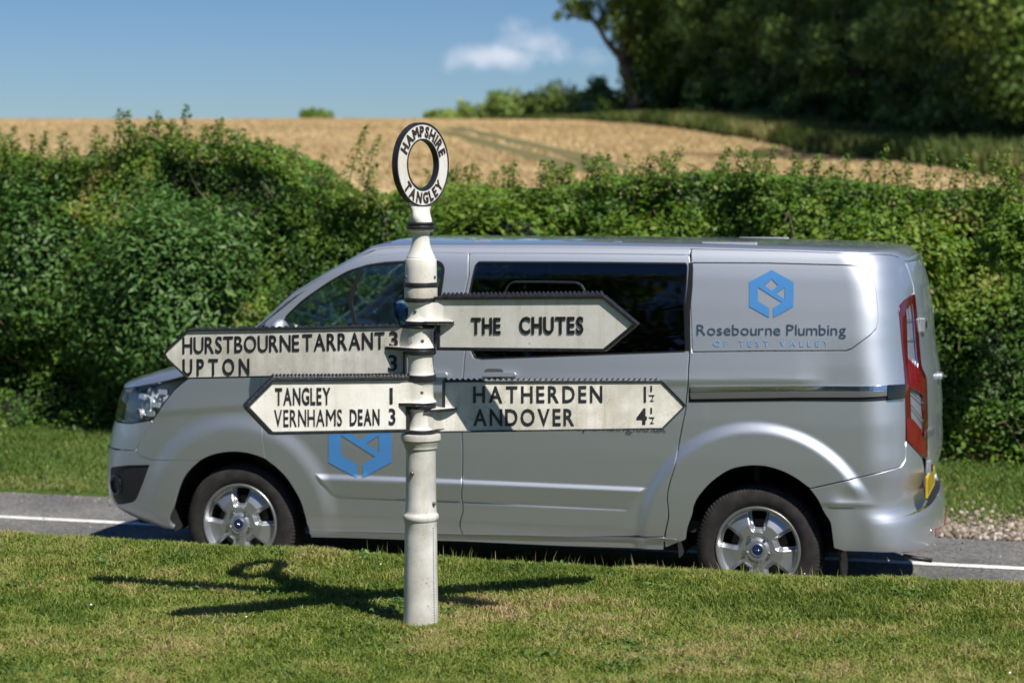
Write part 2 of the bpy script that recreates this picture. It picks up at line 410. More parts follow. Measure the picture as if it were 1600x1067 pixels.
# broadleaved weeds in the lawn
def leafset(C0, Nn, size, aspect=.55, droop=.25, rnd=None, fold=.18):
    """folded diamond leaves: C0 centres, Nn normals -> verts, faces, attr"""
    n = len(C0); Nn = Nn / np.maximum(np.linalg.norm(Nn, axis=1), 1e-6)[:, None]
    r = RNG.normal(size=(n, 3)); u = np.cross(Nn, r); u /= np.maximum(np.linalg.norm(u, axis=1), 1e-6)[:, None]; v = np.cross(Nn, u)
    s = (size * np.exp(RNG.normal(0, .25, n)))[:, None]
    a = C0 - u * s * .5; b = C0 + u * s * .5 - Nn * s * droop; c = C0 + v * s * aspect * .5 - Nn * s * fold - u * s * .05; d = C0 - v * s * aspect * .5 - Nn * s * fold - u * s * .05
    V = np.stack([a, c, b, d], 1).reshape(-1, 3); k = np.arange(n)[:, None] * 4
    F = np.concatenate([k + [0, 2, 1], k + [0, 3, 2]], 0)
    if rnd is None: rnd = RNG.random(n)
    return V, F, np.repeat(np.clip(rnd, 0, 1), 4)
M_weed = ramp_attr('clover and dandelion leaf', 'rnd', [(0, (.04, .10, .02)), (.6, (.09, .18, .035)), (1, (.16, .24, .06))], rough=.5, transl=.25, spec=.4)
cs = RNG.uniform(size=(90, 2)); CX = (cs[:, 0] - .5) * 4.4; CY = 6.6 + cs[:, 1] * 3.2
Xs = np.repeat(CX, 26) + RNG.normal(0, .05, 90 * 26); Ys = np.repeat(CY, 26) + RNG.normal(0, .05, 90 * 26)
k = pq(Xs, Ys)[1] < Q_CREST; Xs, Ys = Xs[k], Ys[k]
Cc = np.stack([Xs, Ys, land(Xs, Ys) + RNG.uniform(.018, .04, len(Xs))], -1)
V_, F_, A_ = leafset(Cc, np.stack([RNG.normal(0, .4, len(Xs)), RNG.normal(0, .4, len(Xs)), np.ones(len(Xs))], -1), np.full(len(Xs), .022))
tag(mesh_obj('clover', V_, F_, M_weed, attrs={'rnd': A_}), 'patches of small clover leaves among the lawn grass', 'weeds', kind='stuff')
# far verge grass
n = 150000
P = RNG.uniform(-9.6, 1.6, n); Q = Q_FAR + .02 + (Q_HEDGE - Q_FAR + .5) * RNG.random(n); X, Y = xy(P, Q)
gp = sstep(-1.2, -.7, P) * np.exp(-((Q - Q_FAR) / .42) ** 2)
k = RNG.random(n) > gp * 1.05; P, Q, X, Y = P[k], Q[k], X[k], Y[k]
tall = sstep(.9, 2.0, Q - Q_FAR) ; t2 = fbm2(P * 1.2, Q * 1.2, 77)
M_blade2 = ramp_attr('verge blades', 'rnd', [(0, (.06, .13, .018)), (.4, (.14, .22, .045)), (.7, (.23, .275, .07)), (1, (.42, .35, .17))], rough=.55, transl=.3, spec=.3)
blades('verge_grass', X, Y, .025 + .035 * RNG.random(len(X)) + .06 * tall * t2 * RNG.random(len(X)), .006 + .004 * RNG.random(len(X)), 1.0, M_blade2,
       .38 + (t2 - .5) * .9 + RNG.normal(0, .18, len(X)) + .25 * np.exp(-((Q - Q_FAR - .25) / .25) ** 2), 'rough green grass on the far verge between road and hedge')
# fallen leaves and daisies
n = 8; X = RNG.uniform(-1.9, 1.9, n); Y = RNG.uniform(6.8, 9.0, n); z = land(X, Y) + .034
V_, F_, A_ = leafset(np.stack([X, Y, z], -1), np.stack([RNG.normal(0, .2, n), RNG.normal(-.3, .2, n), np.ones(n)], -1), np.full(n, .010), aspect=.9, droop=0, fold=0)
tag(mesh_obj('daisies', V_, F_, simple('daisy petals', (.8, .8, .76), .6), attrs={'rnd': A_}), 'tiny white daisies dotted in the lawn', 'flowers', kind='stuff')
# ------------------------------------------------------------------ hedge along the far side of the road
def hedge_top(p):
    return 2.26 + .16 * (fbm2(p * .9 + 31, p * 0 + 2, 9) - .5) * 2 + .07 * np.exp(-((p + 5.3) / .3) ** 2) + .27 * sstep(-6.2, -7.0, p) + .05 * np.exp(-((p + 8.0) / .4) ** 2)
def hedge_face(p, z):
    """q of the hedge front face"""
    return Q_HEDGE + .20 + (.5 - fbm2(p * 1.5, z * 1.7, 12, 3)) * .62 + (.5 - fbm2(p * 4.5, z * 5, 15, 2)) * .2 + .17 * (z - 1.2)
M_hedge = ramp_attr('hawthorn and bramble leaf', 'rnd', [(0, (.028, .07, .010)), (.35, (.075, .165, .016)), (.62, (.14, .245, .026)), (.86, (.235, .30, .045)), (1, (.32, .26, .09))], rough=.5, transl=.30, spec=.35)
M_elder = ramp_attr('elder leaf', 'rnd', [(0, (.035, .09, .022)), (.5, (.08, .18, .04)), (1, (.17, .29, .07))], rough=.5, transl=.25, spec=.45)
M_lime = ramp_attr('pale shrub leaf', 'rnd', [(0, (.06, .13, .012)), (.5, (.12, .22, .02)), (1, (.22, .30, .05))], rough=.5, transl=.35, spec=.3)
M_core = simple('painted inner shade', (.006, .010, .004), .95, noise=.5, nscale=9)  # near-black colour stands in for shade inside hedge and bushes
M_twig = simple('hedge twigs', (.13, .095, .06), .9, noise=.3, nscale=40)
hedge = empty('hedge', (*xy(0, Q_HEDGE + .8), .1), -TH)
tag(hedge, 'long wild roadside hedge of hawthorn and bramble standing behind the silver van', 'hedge')
HM = hedge.matrix_basis.copy(); HM = Matrix.Translation(hedge.location) @ Matrix.Rotation(-TH, 4, 'Z'); HI = np.array(HM.inverted())
def to_local(V, MI): return V @ MI[:3, :3].T + MI[:3, 3]
def pqz(p, q, z): X, Y = xy(p, q); return np.stack([X, Y, z], -1)
P0, P1 = -12.5, 5.5
n = 220000
p_ = RNG.uniform(P0, P1, n); vis = (p_ > -9.5) & (p_ < 0.5 + 1.0)
zt = hedge_top(p_); zz = .10 + (zt - .10) * RNG.random(n) ** .86
q_ = hedge_face(p_, zz) + np.abs(RNG.normal(0, .16, n)) + .75 * sstep(-.22, 0, zz - zt) * RNG.random(n)
# foliage thins out in random dark hollows
hol = fbm2(p_ * 3.2, zz * 3.2, 91, 2); k = RNG.random(n) < .50 + 1.6 * sstep(.34, .52, hol) * .65; p_, zz, q_, zt = p_[k], zz[k], q_[k], zt[k]; n = len(p_)
Nn = np.stack([RNG.normal(0, .55, n), RNG.normal(-.85, .4, n), RNG.normal(.55, .45, n)], -1); Nx, Ny = Nn[:, 0] * CT + Nn[:, 1] * ST, -Nn[:, 0] * ST + Nn[:, 1] * CT
Nn = np.stack([Nx, Ny, Nn[:, 2]], -1)
clump = fbm2(p_ * 1.1 + 4, zz * 1.3, 44, 3); c2 = fbm2(p_ * 5, zz * 5, 48, 2)
rnd = .45 + (clump - .5) * 1.15 + (c2 - .5) * .75 + RNG.normal(0, .11, n) + .09 * sstep(.7, 1.6, zz) * (RNG.random(n) < .5)
size = (.024 + .017 * fbm2(p_ * .8, zz * .8, 61)) * np.where(clump > .52, 1.2, 1.0)
V_, F_, A_ = leafset(pqz(p_, q_, zz), Nn, size, aspect=.72, rnd=rnd)
mesh_obj('foliage', to_local(V_, HI), F_, M_hedge, hedge, attrs={'rnd': A_})['kind'] = 'stuff'
# leafy top of the hedge, front to back
n = 62000; p_ = RNG.uniform(P0, P1, n); zt = hedge_top(p_); zz = zt - np.abs(RNG.normal(0, .10, n)) + .05 * (fbm2(p_ * 6, p_ * 0, 3) - .5); q_ = hedge_face(p_, zz) + RNG.uniform(-.02, 1.5, n)
zz = zz - .10 * sstep(.8, 1.5, q_ - hedge_face(p_, zz)); clump = fbm2(p_ * 2.1, q_ * 2.1, 64, 3)
V_, F_, A_ = leafset(pqz(p_, q_, zz), np.stack([RNG.normal(0, .5, n), RNG.normal(-.4, .4, n), np.ones(n)], -1), np.full(n, .034), aspect=.7, rnd=.5 + (clump - .5) * 1.2 + RNG.normal(0, .12, n))
mesh_obj('top_foliage', to_local(V_, HI), F_, M_hedge, hedge, attrs={'rnd': A_})['kind'] = 'stuff'
# inner mass, coloured dark as the hedge's inner shade
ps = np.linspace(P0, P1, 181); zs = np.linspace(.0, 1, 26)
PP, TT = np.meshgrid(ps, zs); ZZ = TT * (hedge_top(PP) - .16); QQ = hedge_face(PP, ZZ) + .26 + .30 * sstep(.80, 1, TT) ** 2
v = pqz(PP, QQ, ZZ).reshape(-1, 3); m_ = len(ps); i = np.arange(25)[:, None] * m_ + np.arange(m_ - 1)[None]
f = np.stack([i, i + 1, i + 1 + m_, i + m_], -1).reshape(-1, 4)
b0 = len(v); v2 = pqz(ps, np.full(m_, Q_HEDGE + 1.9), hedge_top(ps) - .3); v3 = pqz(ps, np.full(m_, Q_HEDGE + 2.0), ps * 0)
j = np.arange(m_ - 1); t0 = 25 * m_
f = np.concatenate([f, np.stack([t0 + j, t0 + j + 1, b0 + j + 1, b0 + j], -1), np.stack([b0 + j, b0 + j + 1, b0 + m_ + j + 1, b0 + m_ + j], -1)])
mesh_obj('shade_core', to_local(np.concatenate([v, v2, v3]), HI), f, M_core, hedge)
# shoots that stand above the top, with their leaves
def shoots(plist, name, parent, MI, mat, size=.035):
    mb = MB(); LC = []; LN = []; LS = []
    for (pp, qq, z0, h, lean) in plist:
        X0, Y0 = xy(pp, qq); pts = []
        for k in range(7):
            t = k / 6; pts.append(Vector((X0 + lean * t * t * h, Y0, z0 + h * t)))
        mb.tube(pts, [.007 * (1 - .75 * k / 6) for k in range(7)], 5)
        m = int(40 + h * 330)
        for k in range(m):
            t = random.random() ** .8; c = Vector((X0 + lean * t * t * h, Y0, z0 + h * t))
            rr = (.10 * (1 - t) + .022) * (.5 + random.random()) * .9
            a = random.uniform(0, 6.283); LC.append((c.x + math.cos(a) * rr, c.y + math.sin(a) * rr, c.z)); LN.append((math.cos(a) * .5, math.sin(a) * .5, .8)); LS.append(size * (1.15 - .4 * t))
    o = mb.build('stem', M_twig, parent, smooth=True); o['kind'] = 'stuff'; o.data.transform(Matrix(MI.tolist()))
    V_, F_, A_ = leafset(np.array(LC), np.array(LN) + RNG.normal(0, .25, (len(LC), 3)), np.array(LS), aspect=.6)
    mesh_obj(name, to_local(V_, MI), F_, mat, parent, attrs={'rnd': A_})
def px_hedge(px, py, q):
    """point of the hedge row at picture column px: returns p and height for row py"""
    u = (px - 800) / FPX; Yv = q / (u * ST + CT); X = u * Yv
    return pq(X, Yv)[0], EYE + (HOR - py) * Yv / FPX
pl = []
for (px, py, lean) in [(187, 168, 0), (193, 172, .1), (248, 172, -.05), (289, 163, .02), (274, 185, -.1), (313, 194, .1), (338, 184, .12), (362, 200, .35), (150, 196, 0), (211, 200, 0), (64, 205, .1), (14, 196, .1), (47, 210, .05), (100, 212, -.1), (385, 238, .2), (415, 245, .1),
                       (543, 195, .25), (570, 210, .2), (500, 240, .1), (455, 250, 0), (790, 250, .2), (845, 250, .05), (868, 252, -.1), (935, 236, .03), (998, 240, .3), (1020, 243, .1), (1055, 262, -.1), (1090, 262, 0), (1130, 260, .1),
                       (1183, 240, 0), (1240, 240, 0), (1275, 246, .1), (1320, 240, .05), (1382, 224, .02), (1452, 233, .04), (1420, 246, -.1), (1480, 246, .2), (1507, 240, .1), (1548, 236, .1), (1575, 230, 0), (1598, 210, .05), (1350, 250, .1), (1300, 255, 0), (730, 258, 0), (1150, 258, .2)]:
    qq = Q_HEDGE + .35 + .5 * random.random(); pp, zt_ = px_hedge(px, py, qq); z0 = float(hedge_top(np.array([pp]))[0]) - .15
    pl.append((pp, qq, z0, max(.15, zt_ - z0), lean))
for k in range(260):
    pp = random.uniform(-12, 5.2); z0 = float(hedge_top(np.array([pp]))[0]) - .12; pl.append((pp, Q_HEDGE + .3 + random.random() * .8, z0, random.uniform(.10, .34), random.uniform(-.5, .5)))
shoots(pl, 'shoot_leaves', hedge, HI, M_hedge)
# bare and dead twigs poking out of the face
mb = MB()
for k in range(150):
    pp = random.uniform(-11.5, 4.5); z0 = random.uniform(.25, 2.1); q0 = float(hedge_face(np.array([pp]), np.array([z0]))[0]) + .1
    a = random.uniform(-.9, .9); pts = []
    for t in (0, .33, .66, 1): pts.append(Vector((*xy(pp + a * t * .35, q0 - .26 * t + .08 * t * t), z0 + t * random.uniform(.10, .40))))
    mb.tube(pts, [.006, .005, .0035, .002], 5)
tw = mb.build('dead_twig', simple('dead twig', (.26, .20, .13), .9), hedge, smooth=True); tw['kind'] = 'stuff'; tw.data.transform(Matrix(HI.tolist()))
# bramble arching out over the verge (low fringe)
n = 6500; p_ = RNG.uniform(P0, P1, n); zz = .12 + .3 * RNG.random(n) ** 2; q_ = Q_HEDGE + .1 - np.abs(RNG.normal(0, .16, n)) * (fbm2(p_ * 2, p_ * 0, 5) * 2)
V_, F_, A_ = leafset(pqz(p_, q_, zz), np.stack([RNG.normal(0, .5, n), RNG.normal(-.4, .4, n), np.ones(n)], -1), np.full(n, .04), rnd=.35 + RNG.normal(0, .2, n))
mesh_obj('bramble_leaves', to_local(V_, HI), F_, M_hedge, hedge, attrs={'rnd': A_})['kind'] = 'stuff'

def bush(name, label, cat, px, D, halfw, z0, z1, depth, mat, nleaf, size, seed, lump=.5, group=None, q=None, aspect=.6, core=True):
    """a rounded shrub: leaves on lumps over an ellipsoid, dark middle, stems"""
    X = (px - 800) / FPX * D; Yv = D; zb = z0
    root = empty(name, (X, Yv, zb)); tag(root, label, cat, group)
    rg = np.random.default_rng(seed); H = z1 - z0
    nl = 46; cen = []; rad = []
    for k in range(nl):
        d = rg.normal(size=3); d /= np.linalg.norm(d); d[1] = -abs(d[1]) if rg.random() < .75 else d[1]
        c = d * np.array([halfw, depth, H / 2]) * rg.uniform(.55, .92) + np.array([0, 0, H / 2])
        if c[2] < 0: c[2] = abs(c[2])
        cen.append(c); rad.append(lump * rg.uniform(.5, 1.0) * min(halfw, H / 2))
    cen = np.array(cen); rad = np.array(rad); wts = rad ** 2 / np.sum(rad ** 2)
    idx = rg.choice(nl, nleaf, p=wts); d = rg.normal(size=(nleaf, 3)); d /= np.linalg.norm(d, axis=1)[:, None]
    pos = cen[idx] + d * (rad[idx] * np.clip(rg.normal(.9, .16, nleaf), .3, 1.35))[:, None]
    pos = pos[pos[:, 2] > 0.02]; d = d[:len(pos)]
    Nn = (pos - np.array([0, 0, H * .35])); Nn = Nn / np.linalg.norm(Nn, axis=1)[:, None] + np.array([0, 0, .55]) + rg.normal(0, .4, pos.shape)
    ck = rg.random(nl)[idx[:len(pos)]]
    V_, F_, A_ = leafset(pos, Nn, np.full(len(pos), size), aspect=aspect, rnd=.2 + .45 * ck + rg.random(len(pos)) * .35)
    mesh_obj('foliage', V_, F_, mat, root, attrs={'rnd': A_})
    mb = MB()
    for k in range(7 if D > 50 else 0):
        c = cen[rg.integers(nl)]; mb.tube([(rg.normal(0, .06), rg.normal(0, .06), -.1), tuple(c * np.array([.5, .5, .45])), tuple(c)], [.05 * H / 2, .03 * H / 2, .012 * H / 2], 6)
    if mb.v: mb.build('stem', M_twig, root, smooth=True)
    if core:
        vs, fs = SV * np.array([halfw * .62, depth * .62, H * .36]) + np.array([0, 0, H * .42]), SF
        mesh_obj('shade_core', vs, fs, M_core, root)  # solid core coloured as the shade behind the leaves
    return root
bush('elder_bush', 'dark green elder bush with long leaves growing out of the hedge left of the van', 'bush', 265, 16.75, .84, .55, 2.30, .30, M_elder, 12000, .062, 3, aspect=.36)
bush('elder_bush', 'tall leafy elder at the left end of the hedge near the picture edge', 'bush', 60, 17.5, .7, .9, 2.35, .30, M_elder, 6000, .055, 4, aspect=.42)
bush('bright_shrub', 'bright yellow green shrub in the hedge at the far right edge', 'shrub', 1590, 14.35, .36, 1.6, 2.1, .32, M_lime, 2600, .045, 5)
bush('bramble_clump', 'dark bramble clump bulging from the hedge above the back of the van', 'bush', 1385, 14.9, .55, 1.15, 2.1, .35, M_hedge, 3600, .055, 6)
bush('bramble_clump', 'mid green bramble bulging from the hedge above the sliding door', 'bush', 1010, 15.65, .7, 1.1, 2.05, .35, M_hedge, 4200, .05, 8)
bush('hazel_bush', 'fresh green hazel bush in the hedge just right of the iron ring', 'bush', 770, 16.05, .75, 1.2, 2.28, .4, M_lime, 4200, .05, 9)

# ------------------------------------------------------------------ crop in the field
def ray_ground(px, py):
    """where the line of sight through a picture point meets the hill"""
    u = (px - 800) / FPX; k = (HOR - py) / FPX
    for D in np.arange(30, 180, .25):
        if landz(u * D, D) >= EYE + k * D: return u * D, D
    return u * 112, 112.0
M_ear = ramp_attr('wheat ears', 'rnd', [(0, (.45, .345, .19)), (.5, (.54, .42, .235)), (1, (.61, .485, .28))], rough=.8, transl=.2, spec=.1)
TR = [[ray_ground(*q) for q in [(690, 199), (760, 211), (830, 228), (880, 239), (930, 254), (960, 266)]],
      [ray_ground(*q) for q in [(690, 206), (740, 219), (790, 234), (840, 247), (880, 258), (915, 272)]]]
def near_tram(X, Y, r):
    k = np.zeros(len(X), bool)
    for T in TR:
        for (a, b) in zip(T[:-1], T[1:]):
            ax, ay = a; bx, by = b; L2 = (bx - ax) ** 2 + (by - ay) ** 2
            t = np.clip(((X - ax) * (bx - ax) + (Y - ay) * (by - ay)) / max(L2, 1e-6), -.02, 1.02)
            k |= np.hypot(X - ax - t * (bx - ax), Y - ay - t * (by - ay)) < r
    return k
EDGE = [(760, 113.), (900, 108.), (1000, 97.), (1100, 84.), (1200, 75.), (1300, 64.), (1400, 57.), (1480, 51.), (1640, 42.), (1800, 34.)]
ED = np.array([((px - 800) / FPX * D, D) for px, D in EDGE])
def right_of_edge(X, Y):     # inside the wood side of the margin
    xe = np.interp(-Y, -ED[:, 1], ED[:, 0]); return X - xe
n = 150000
Y = 40 + 82 * RNG.random(n) ** .8; X = RNG.uniform(-.275, .275, n) * Y
k = (right_of_edge(X, Y) < -.2) & ~near_tram(X, Y, .6); X, Y = X[k], Y[k]; n = len(X)
rnd = .5 + (fbm2(X * .12, Y * .12, 14) - .5) * 1.1 + RNG.normal(0, .10, n)
o = blades('wheat', X, Y, .09 + .07 * RNG.random(n), .05 + .04 * RNG.random(n), .8, M_ear, rnd, 'ripe golden wheat covering the hillside field')
M_tram = ground_mat('wheel track', [(.3, (.11, .11, .045)), (.7, (.20, .175, .08))], 4)
for T in TR:
    pts = np.array(T); t = np.linspace(0, 1, 60); s = np.linspace(0, 1, len(pts)); cx = np.interp(t, s, pts[:, 0]); cy = np.interp(t, s, pts[:, 1])
    dx, dy = np.gradient(cx), np.gradient(cy); l = np.hypot(dx, dy); nx, ny = -dy / l, dx / l
    A = np.stack([cx - nx * .5, cy - ny * .5], -1); B = np.stack([cx + nx * .5, cy + ny * .5], -1)
    v = np.concatenate([np.column_stack([A, land(A[:, 0], A[:, 1]) + .03]), np.column_stack([B, land(B[:, 0], B[:, 1]) + .03])])
    i = np.arange(59); mesh_obj('wheel_track', v, np.stack([i, i + 1, i + 61, i + 60], -1), M_tram)['kind'] = 'structure'
# woodland floor and the rough grass margin
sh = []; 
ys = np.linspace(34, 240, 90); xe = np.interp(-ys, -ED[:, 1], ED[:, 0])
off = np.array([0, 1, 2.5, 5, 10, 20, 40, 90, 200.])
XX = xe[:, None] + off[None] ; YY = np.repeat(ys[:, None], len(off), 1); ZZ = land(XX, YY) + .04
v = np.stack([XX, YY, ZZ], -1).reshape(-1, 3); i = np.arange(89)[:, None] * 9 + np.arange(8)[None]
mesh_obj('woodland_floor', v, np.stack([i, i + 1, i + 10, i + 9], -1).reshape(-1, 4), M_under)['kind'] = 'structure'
M_oat = ramp_attr('tall margin grass', 'rnd', [(0, (.06, .10, .022)), (.4, (.13, .17, .045)), (.7, (.25, .25, .09)), (1, (.38, .29, .15))], rough=.7, transl=.25, spec=.2)
n = 60000
Y = 38 + 82 * RNG.random(n); xe = np.interp(-Y, -ED[:, 1], ED[:, 0]); wdt = np.interp(Y, [38, 60, 80, 100, 120], [7, 6, 5, 3.2, 1.6]); X = xe + RNG.random(n) * wdt; mh = .8 - .5 * sstep(92, 116, Y)
rnd = .35 + (fbm2(X * .25, Y * .25, 17) - .5) * 1.6 + RNG.normal(0, .15, n)
blades('margin_grass', X, Y, mh * (.5 + .75 * RNG.random(n) * (.4 + fbm2(X * .4, Y * .4, 19))), .05 + .05 * RNG.random(n), .45, M_oat, rnd, 'tall rough grass between the wheat and the dark wood')

# ------------------------------------------------------------------ trees
M_bark = simple('bark', (.085, .07, .055), .95, noise=.35, nscale=3, bump=.6, bscale=14)
M_leafA = ramp_attr('oak leaf', 'rnd', [(0, (.026, .055, .011)), (.5, (.12, .20, .034)), (1, (.30, .37, .075))], rough=.6, transl=.22, spec=.25)
M_leafB = ramp_attr('ash leaf', 'rnd', [(0, (.035, .065, .014)), (.5, (.15, .235, .045)), (1, (.34, .40, .11))], rough=.6, transl=.22, spec=.25)
M_leafC = ramp_attr('holly leaf', 'rnd', [(0, (.02, .055, .018)), (.5, (.11, .20, .045)), (1, (.23, .34, .085))], rough=.5, transl=.15, spec=.3)
def make_tree(seed, H, R, lowest, mat, nleaf=15000, leaf=.24, trunk=True, lean=0.0, lumps=70):
    rg = np.random.default_rng(seed)
    cen = []; rad = []
    for k in range(lumps):
        t = rg.random() ** .8; z = lowest + (H - lowest) * t
        prof = math.sin(math.pi * min(1, .22 + .78 * (1 - t) ** .8)) ** .6 if t > .05 else .7
        a = rg.uniform(0, 2 * math.pi); r = R * prof * rg.uniform(.45, 1.0)
        cen.append((r * math.cos(a) + lean * (z / H), r * math.sin(a), z)); rad.append(R * rg.uniform(.17, .34))
    cen = np.array(cen); rad = np.array(rad); w_ = rad ** 2 / np.sum(rad ** 2)
    idx = rg.choice(lumps, nleaf, p=w_); d = rg.normal(size=(nleaf, 3)); d /= np.linalg.norm(d, axis=1)[:, None]
    pos = cen[idx] + d * np.array([1.1, 1.1, .75]) * (rad[idx] * np.clip(rg.normal(.88, .2, nleaf), .2, 1.4))[:, None]
    Nn = d + np.array([0, 0, .6]) + rg.normal(0, .45, d.shape); ck = rg.random(lumps)[idx]
    V_, F_, A_ = leafset(pos, Nn, np.full(nleaf, leaf), aspect=.8, rnd=.02 + .72 * ck ** 1.4 + .32 * rg.random(nleaf))
    me = bpy.data.meshes.new('crown'); 
    o = mesh_obj('crown', V_, F_, mat, attrs={'rnd': A_}); crown = o.data; C.objects.unlink(o)
    mb = MB(); top = H * .7
    tp = [(lean * (z / H) + math.sin(z * .5 + seed) * .18, math.cos(z * .43) * .15, z) for z in np.linspace(-.4, top, 9)]
    mb.tube(tp, [R * .075 * (1 - .75 * k / 8) + .02 for k in range(9)], 9)
    for k in range(16):
        c = cen[rg.integers(lumps)]; zb = min(c[2] * rg.uniform(.45, .8), top); b = (lean * (zb / H), 0, zb)
        md = ((b[0] + c[0]) / 2 + rg.normal(0, .2), (b[1] + c[1]) / 2 + rg.normal(0, .2), (zb + c[2]) / 2 + .3)
        mb.tube([b, md, tuple(c)], [R * .032, R * .018, R * .006], 6)
    o = mb.build('trunk', M_bark, None, smooth=True); trunk_me = o.data; C.objects.unlink(o)
    return crown, trunk_me
protos = {'oak': make_tree(11, 19, 5.2, 1.2, M_leafA), 'ash': make_tree(12, 20, 4.8, 2.0, M_leafB), 'beech': make_tree(13, 18, 5.5, .6, M_leafA, 17000), 'holly': make_tree(14, 8, 3.0, .2, M_leafC, 11000, .2, lumps=60)}
def plant(kind, px, D, label, sc=None, rz=None, group='trees of the wood on the hill', name=None, xyz=None):
    if xyz is None: X = (px - 800) / FPX * D; Yv = D
    else: X, Yv = xyz
    if sc is None: sc = (.0964 * D + 5.5) / 19 * random.uniform(.9, 1.12)
    r = empty(name or kind + '_tree', (X, Yv, landz(X, Yv)), random.uniform(0, 6.28) if rz is None else rz)
    r.scale = (sc, sc, sc * random.uniform(.94, 1.08)); tag(r, label, 'tree', group)
    cr, tr = protos[kind]
    link(bpy.data.objects.new('crown', cr), r); link(bpy.data.objects.new('trunk', tr), r)
    return r
row = [('oak', 1062, 106, 'oak next to the leaning tree at the left end of the wood'), ('holly', 1045, 100, 'dark holly just right of the leaning ivy covered trunk'),
       ('beech', 1120, 99, 'broad beech behind the left half of the grass margin'), ('holly', 1125, 91, 'holly thicket at the foot of the beech'),
       ('ash', 1190, 94, 'pale green ash in the middle of the wood front'), ('holly', 1190, 84, 'dark holly under the pale ash'),
       ('oak', 1250, 88, 'large oak in the middle of the wood front'), ('ash', 1300, 80, 'ash with bright lit branches right of the large oak'),
       ('holly', 1265, 77, 'holly standing in deep shade above the pinkish margin grass'), ('beech', 1375, 77, 'broad beech behind the right part of the margin grass'),
       ('holly', 1340, 71, 'holly in front of the right hand beech'), ('ash', 1440, 70, 'tall ash near the right side of the wood'), ('holly', 1420, 65, 'low holly at the narrow end of the wheat'),
       ('oak', 1510, 67, 'oak at the right side of the wood, over the end of the field'), ('holly', 1500, 58, 'holly above the right tip of the wheat field'),
       ('ash', 1585, 61, 'rightmost ash of the wood at the picture edge'), ('holly', 1580, 52, 'rightmost holly, close to the hedge at the picture edge')]
for kd, px, D, lb in row: plant(kd, px, D * 1.12, lb)
for k, (px, D) in enumerate([(1075, 122), (1160, 116), (1230, 108), (1310, 100), (1390, 94), (1470, 86), (1550, 80), (1640, 72), (1700, 60), (1760, 66), (1640, 55), (1850, 60)]):
    plant(['beech', 'oak', 'beech'][k % 3], px, D, 'tree deep inside the dark wood, hidden behind its front row', sc=(.0964 * D + 9) / 19, group='trees deep inside the wood')
for k, (px, D) in enumerate([(1030, 128), (1090, 124), (1150, 116), (1210, 108), (1270, 101), (1330, 96), (1390, 90), (1450, 84), (1510, 78), (1580, 72)]):
    plant('holly', px, D, 'dark thicket deep under the trees of the wood', sc=1.0, group='thickets deep inside the wood')
# the leaning, ivy-covered tree at the end of the wood
def px_pt(px, py, D): return Vector(((px - 800) / FPX * D, D, EYE + (HOR - py) * D / FPX))
DT = 110.0
root = empty('leaning_tree', tuple(px_pt(992, 188, DT) - Vector((0, 0, .3))))
tag(root, 'old leaning tree with a forked bare limb at the left end of the wood', 'tree')
mb = MB(); base = Vector(root.location)
def tl(pts, r): mb.tube([px_pt(*q, DT) - base for q in pts], r, 10)
tl([(992, 196), (988, 165), (984, 130), (978, 105), (972, 92)], [.55, .42, .38, .34, .3])
tl([(975, 95), (962, 82), (948, 66), (937, 46), (925, 32), (905, 27), (890, 20)], [.24, .18, .15, .13, .10, .07, .04])
tl([(976, 98), (975, 70), (982, 40), (985, 10), (990, -30), (990, -90)], [.3, .26, .22, .2, .16, .1])
tl([(937, 46), (940, 20), (930, -5), (925, -30)], [.1, .08, .06, .03])
mb.build('trunk', M_bark, root, smooth=True)
rg = np.random.default_rng(5); cen = []; rad = []
for (px, py, r) in [(905, 12, .75), (880, 18, .45), (890, 2, .7), (872, 27, .3), (930, 8, .9), (945, 25, .7), (920, 25, .5), (960, 5, 1.2), (985, 15, 1.4), (1010, 25, 1.4), (975, 45, 1.0), (1000, 60, 1.4), (1025, 80, 1.3), (1005, 95, 1.0), (985, 80, .7),
                    (990, 125, .75), (980, 140, .6), (992, 150, .8), (972, 130, .3), (985, 110, .6), (1012, 130, .4), (1000, 172, .9), (960, 165, .8), (1020, 165, .9), (940, 172, .6), (1040, 100, 1.3), (1035, 130, .9), (1050, 60, 1.5), (1040, 30, 1.5), (960, -20, 2), (1000, -30, 2.2), (920, -25, 1.3), (1030, -40, 2.2), (890, -20, .9), (990, -80, 2.6), (950, -70, 1.8), (1030, -90, 2.4)]:
    for k in range(3):
        c = px_pt(px, py, DT) - base + Vector(rg.normal(0, r * .35, 3)); cen.append(tuple(c)); rad.append(r * .7)
cen = np.array(cen); rad = np.array(rad); n = 15000; idx = rg.choice(len(cen), n, p=rad ** 2 / np.sum(rad ** 2)); d = rg.normal(size=(n, 3)); d /= np.linalg.norm(d, axis=1)[:, None]
V_, F_, A_ = leafset(cen[idx] + d * (rad[idx] * rg.uniform(.3, 1.15, n))[:, None], d + np.array([0, 0, .5]), np.full(n, .22), aspect=.8, rnd=.1 + .4 * rg.random(len(cen))[idx] + .35 * rg.random(n))
mesh_obj('crown', V_, F_, M_leafA, root, attrs={'rnd': A_})
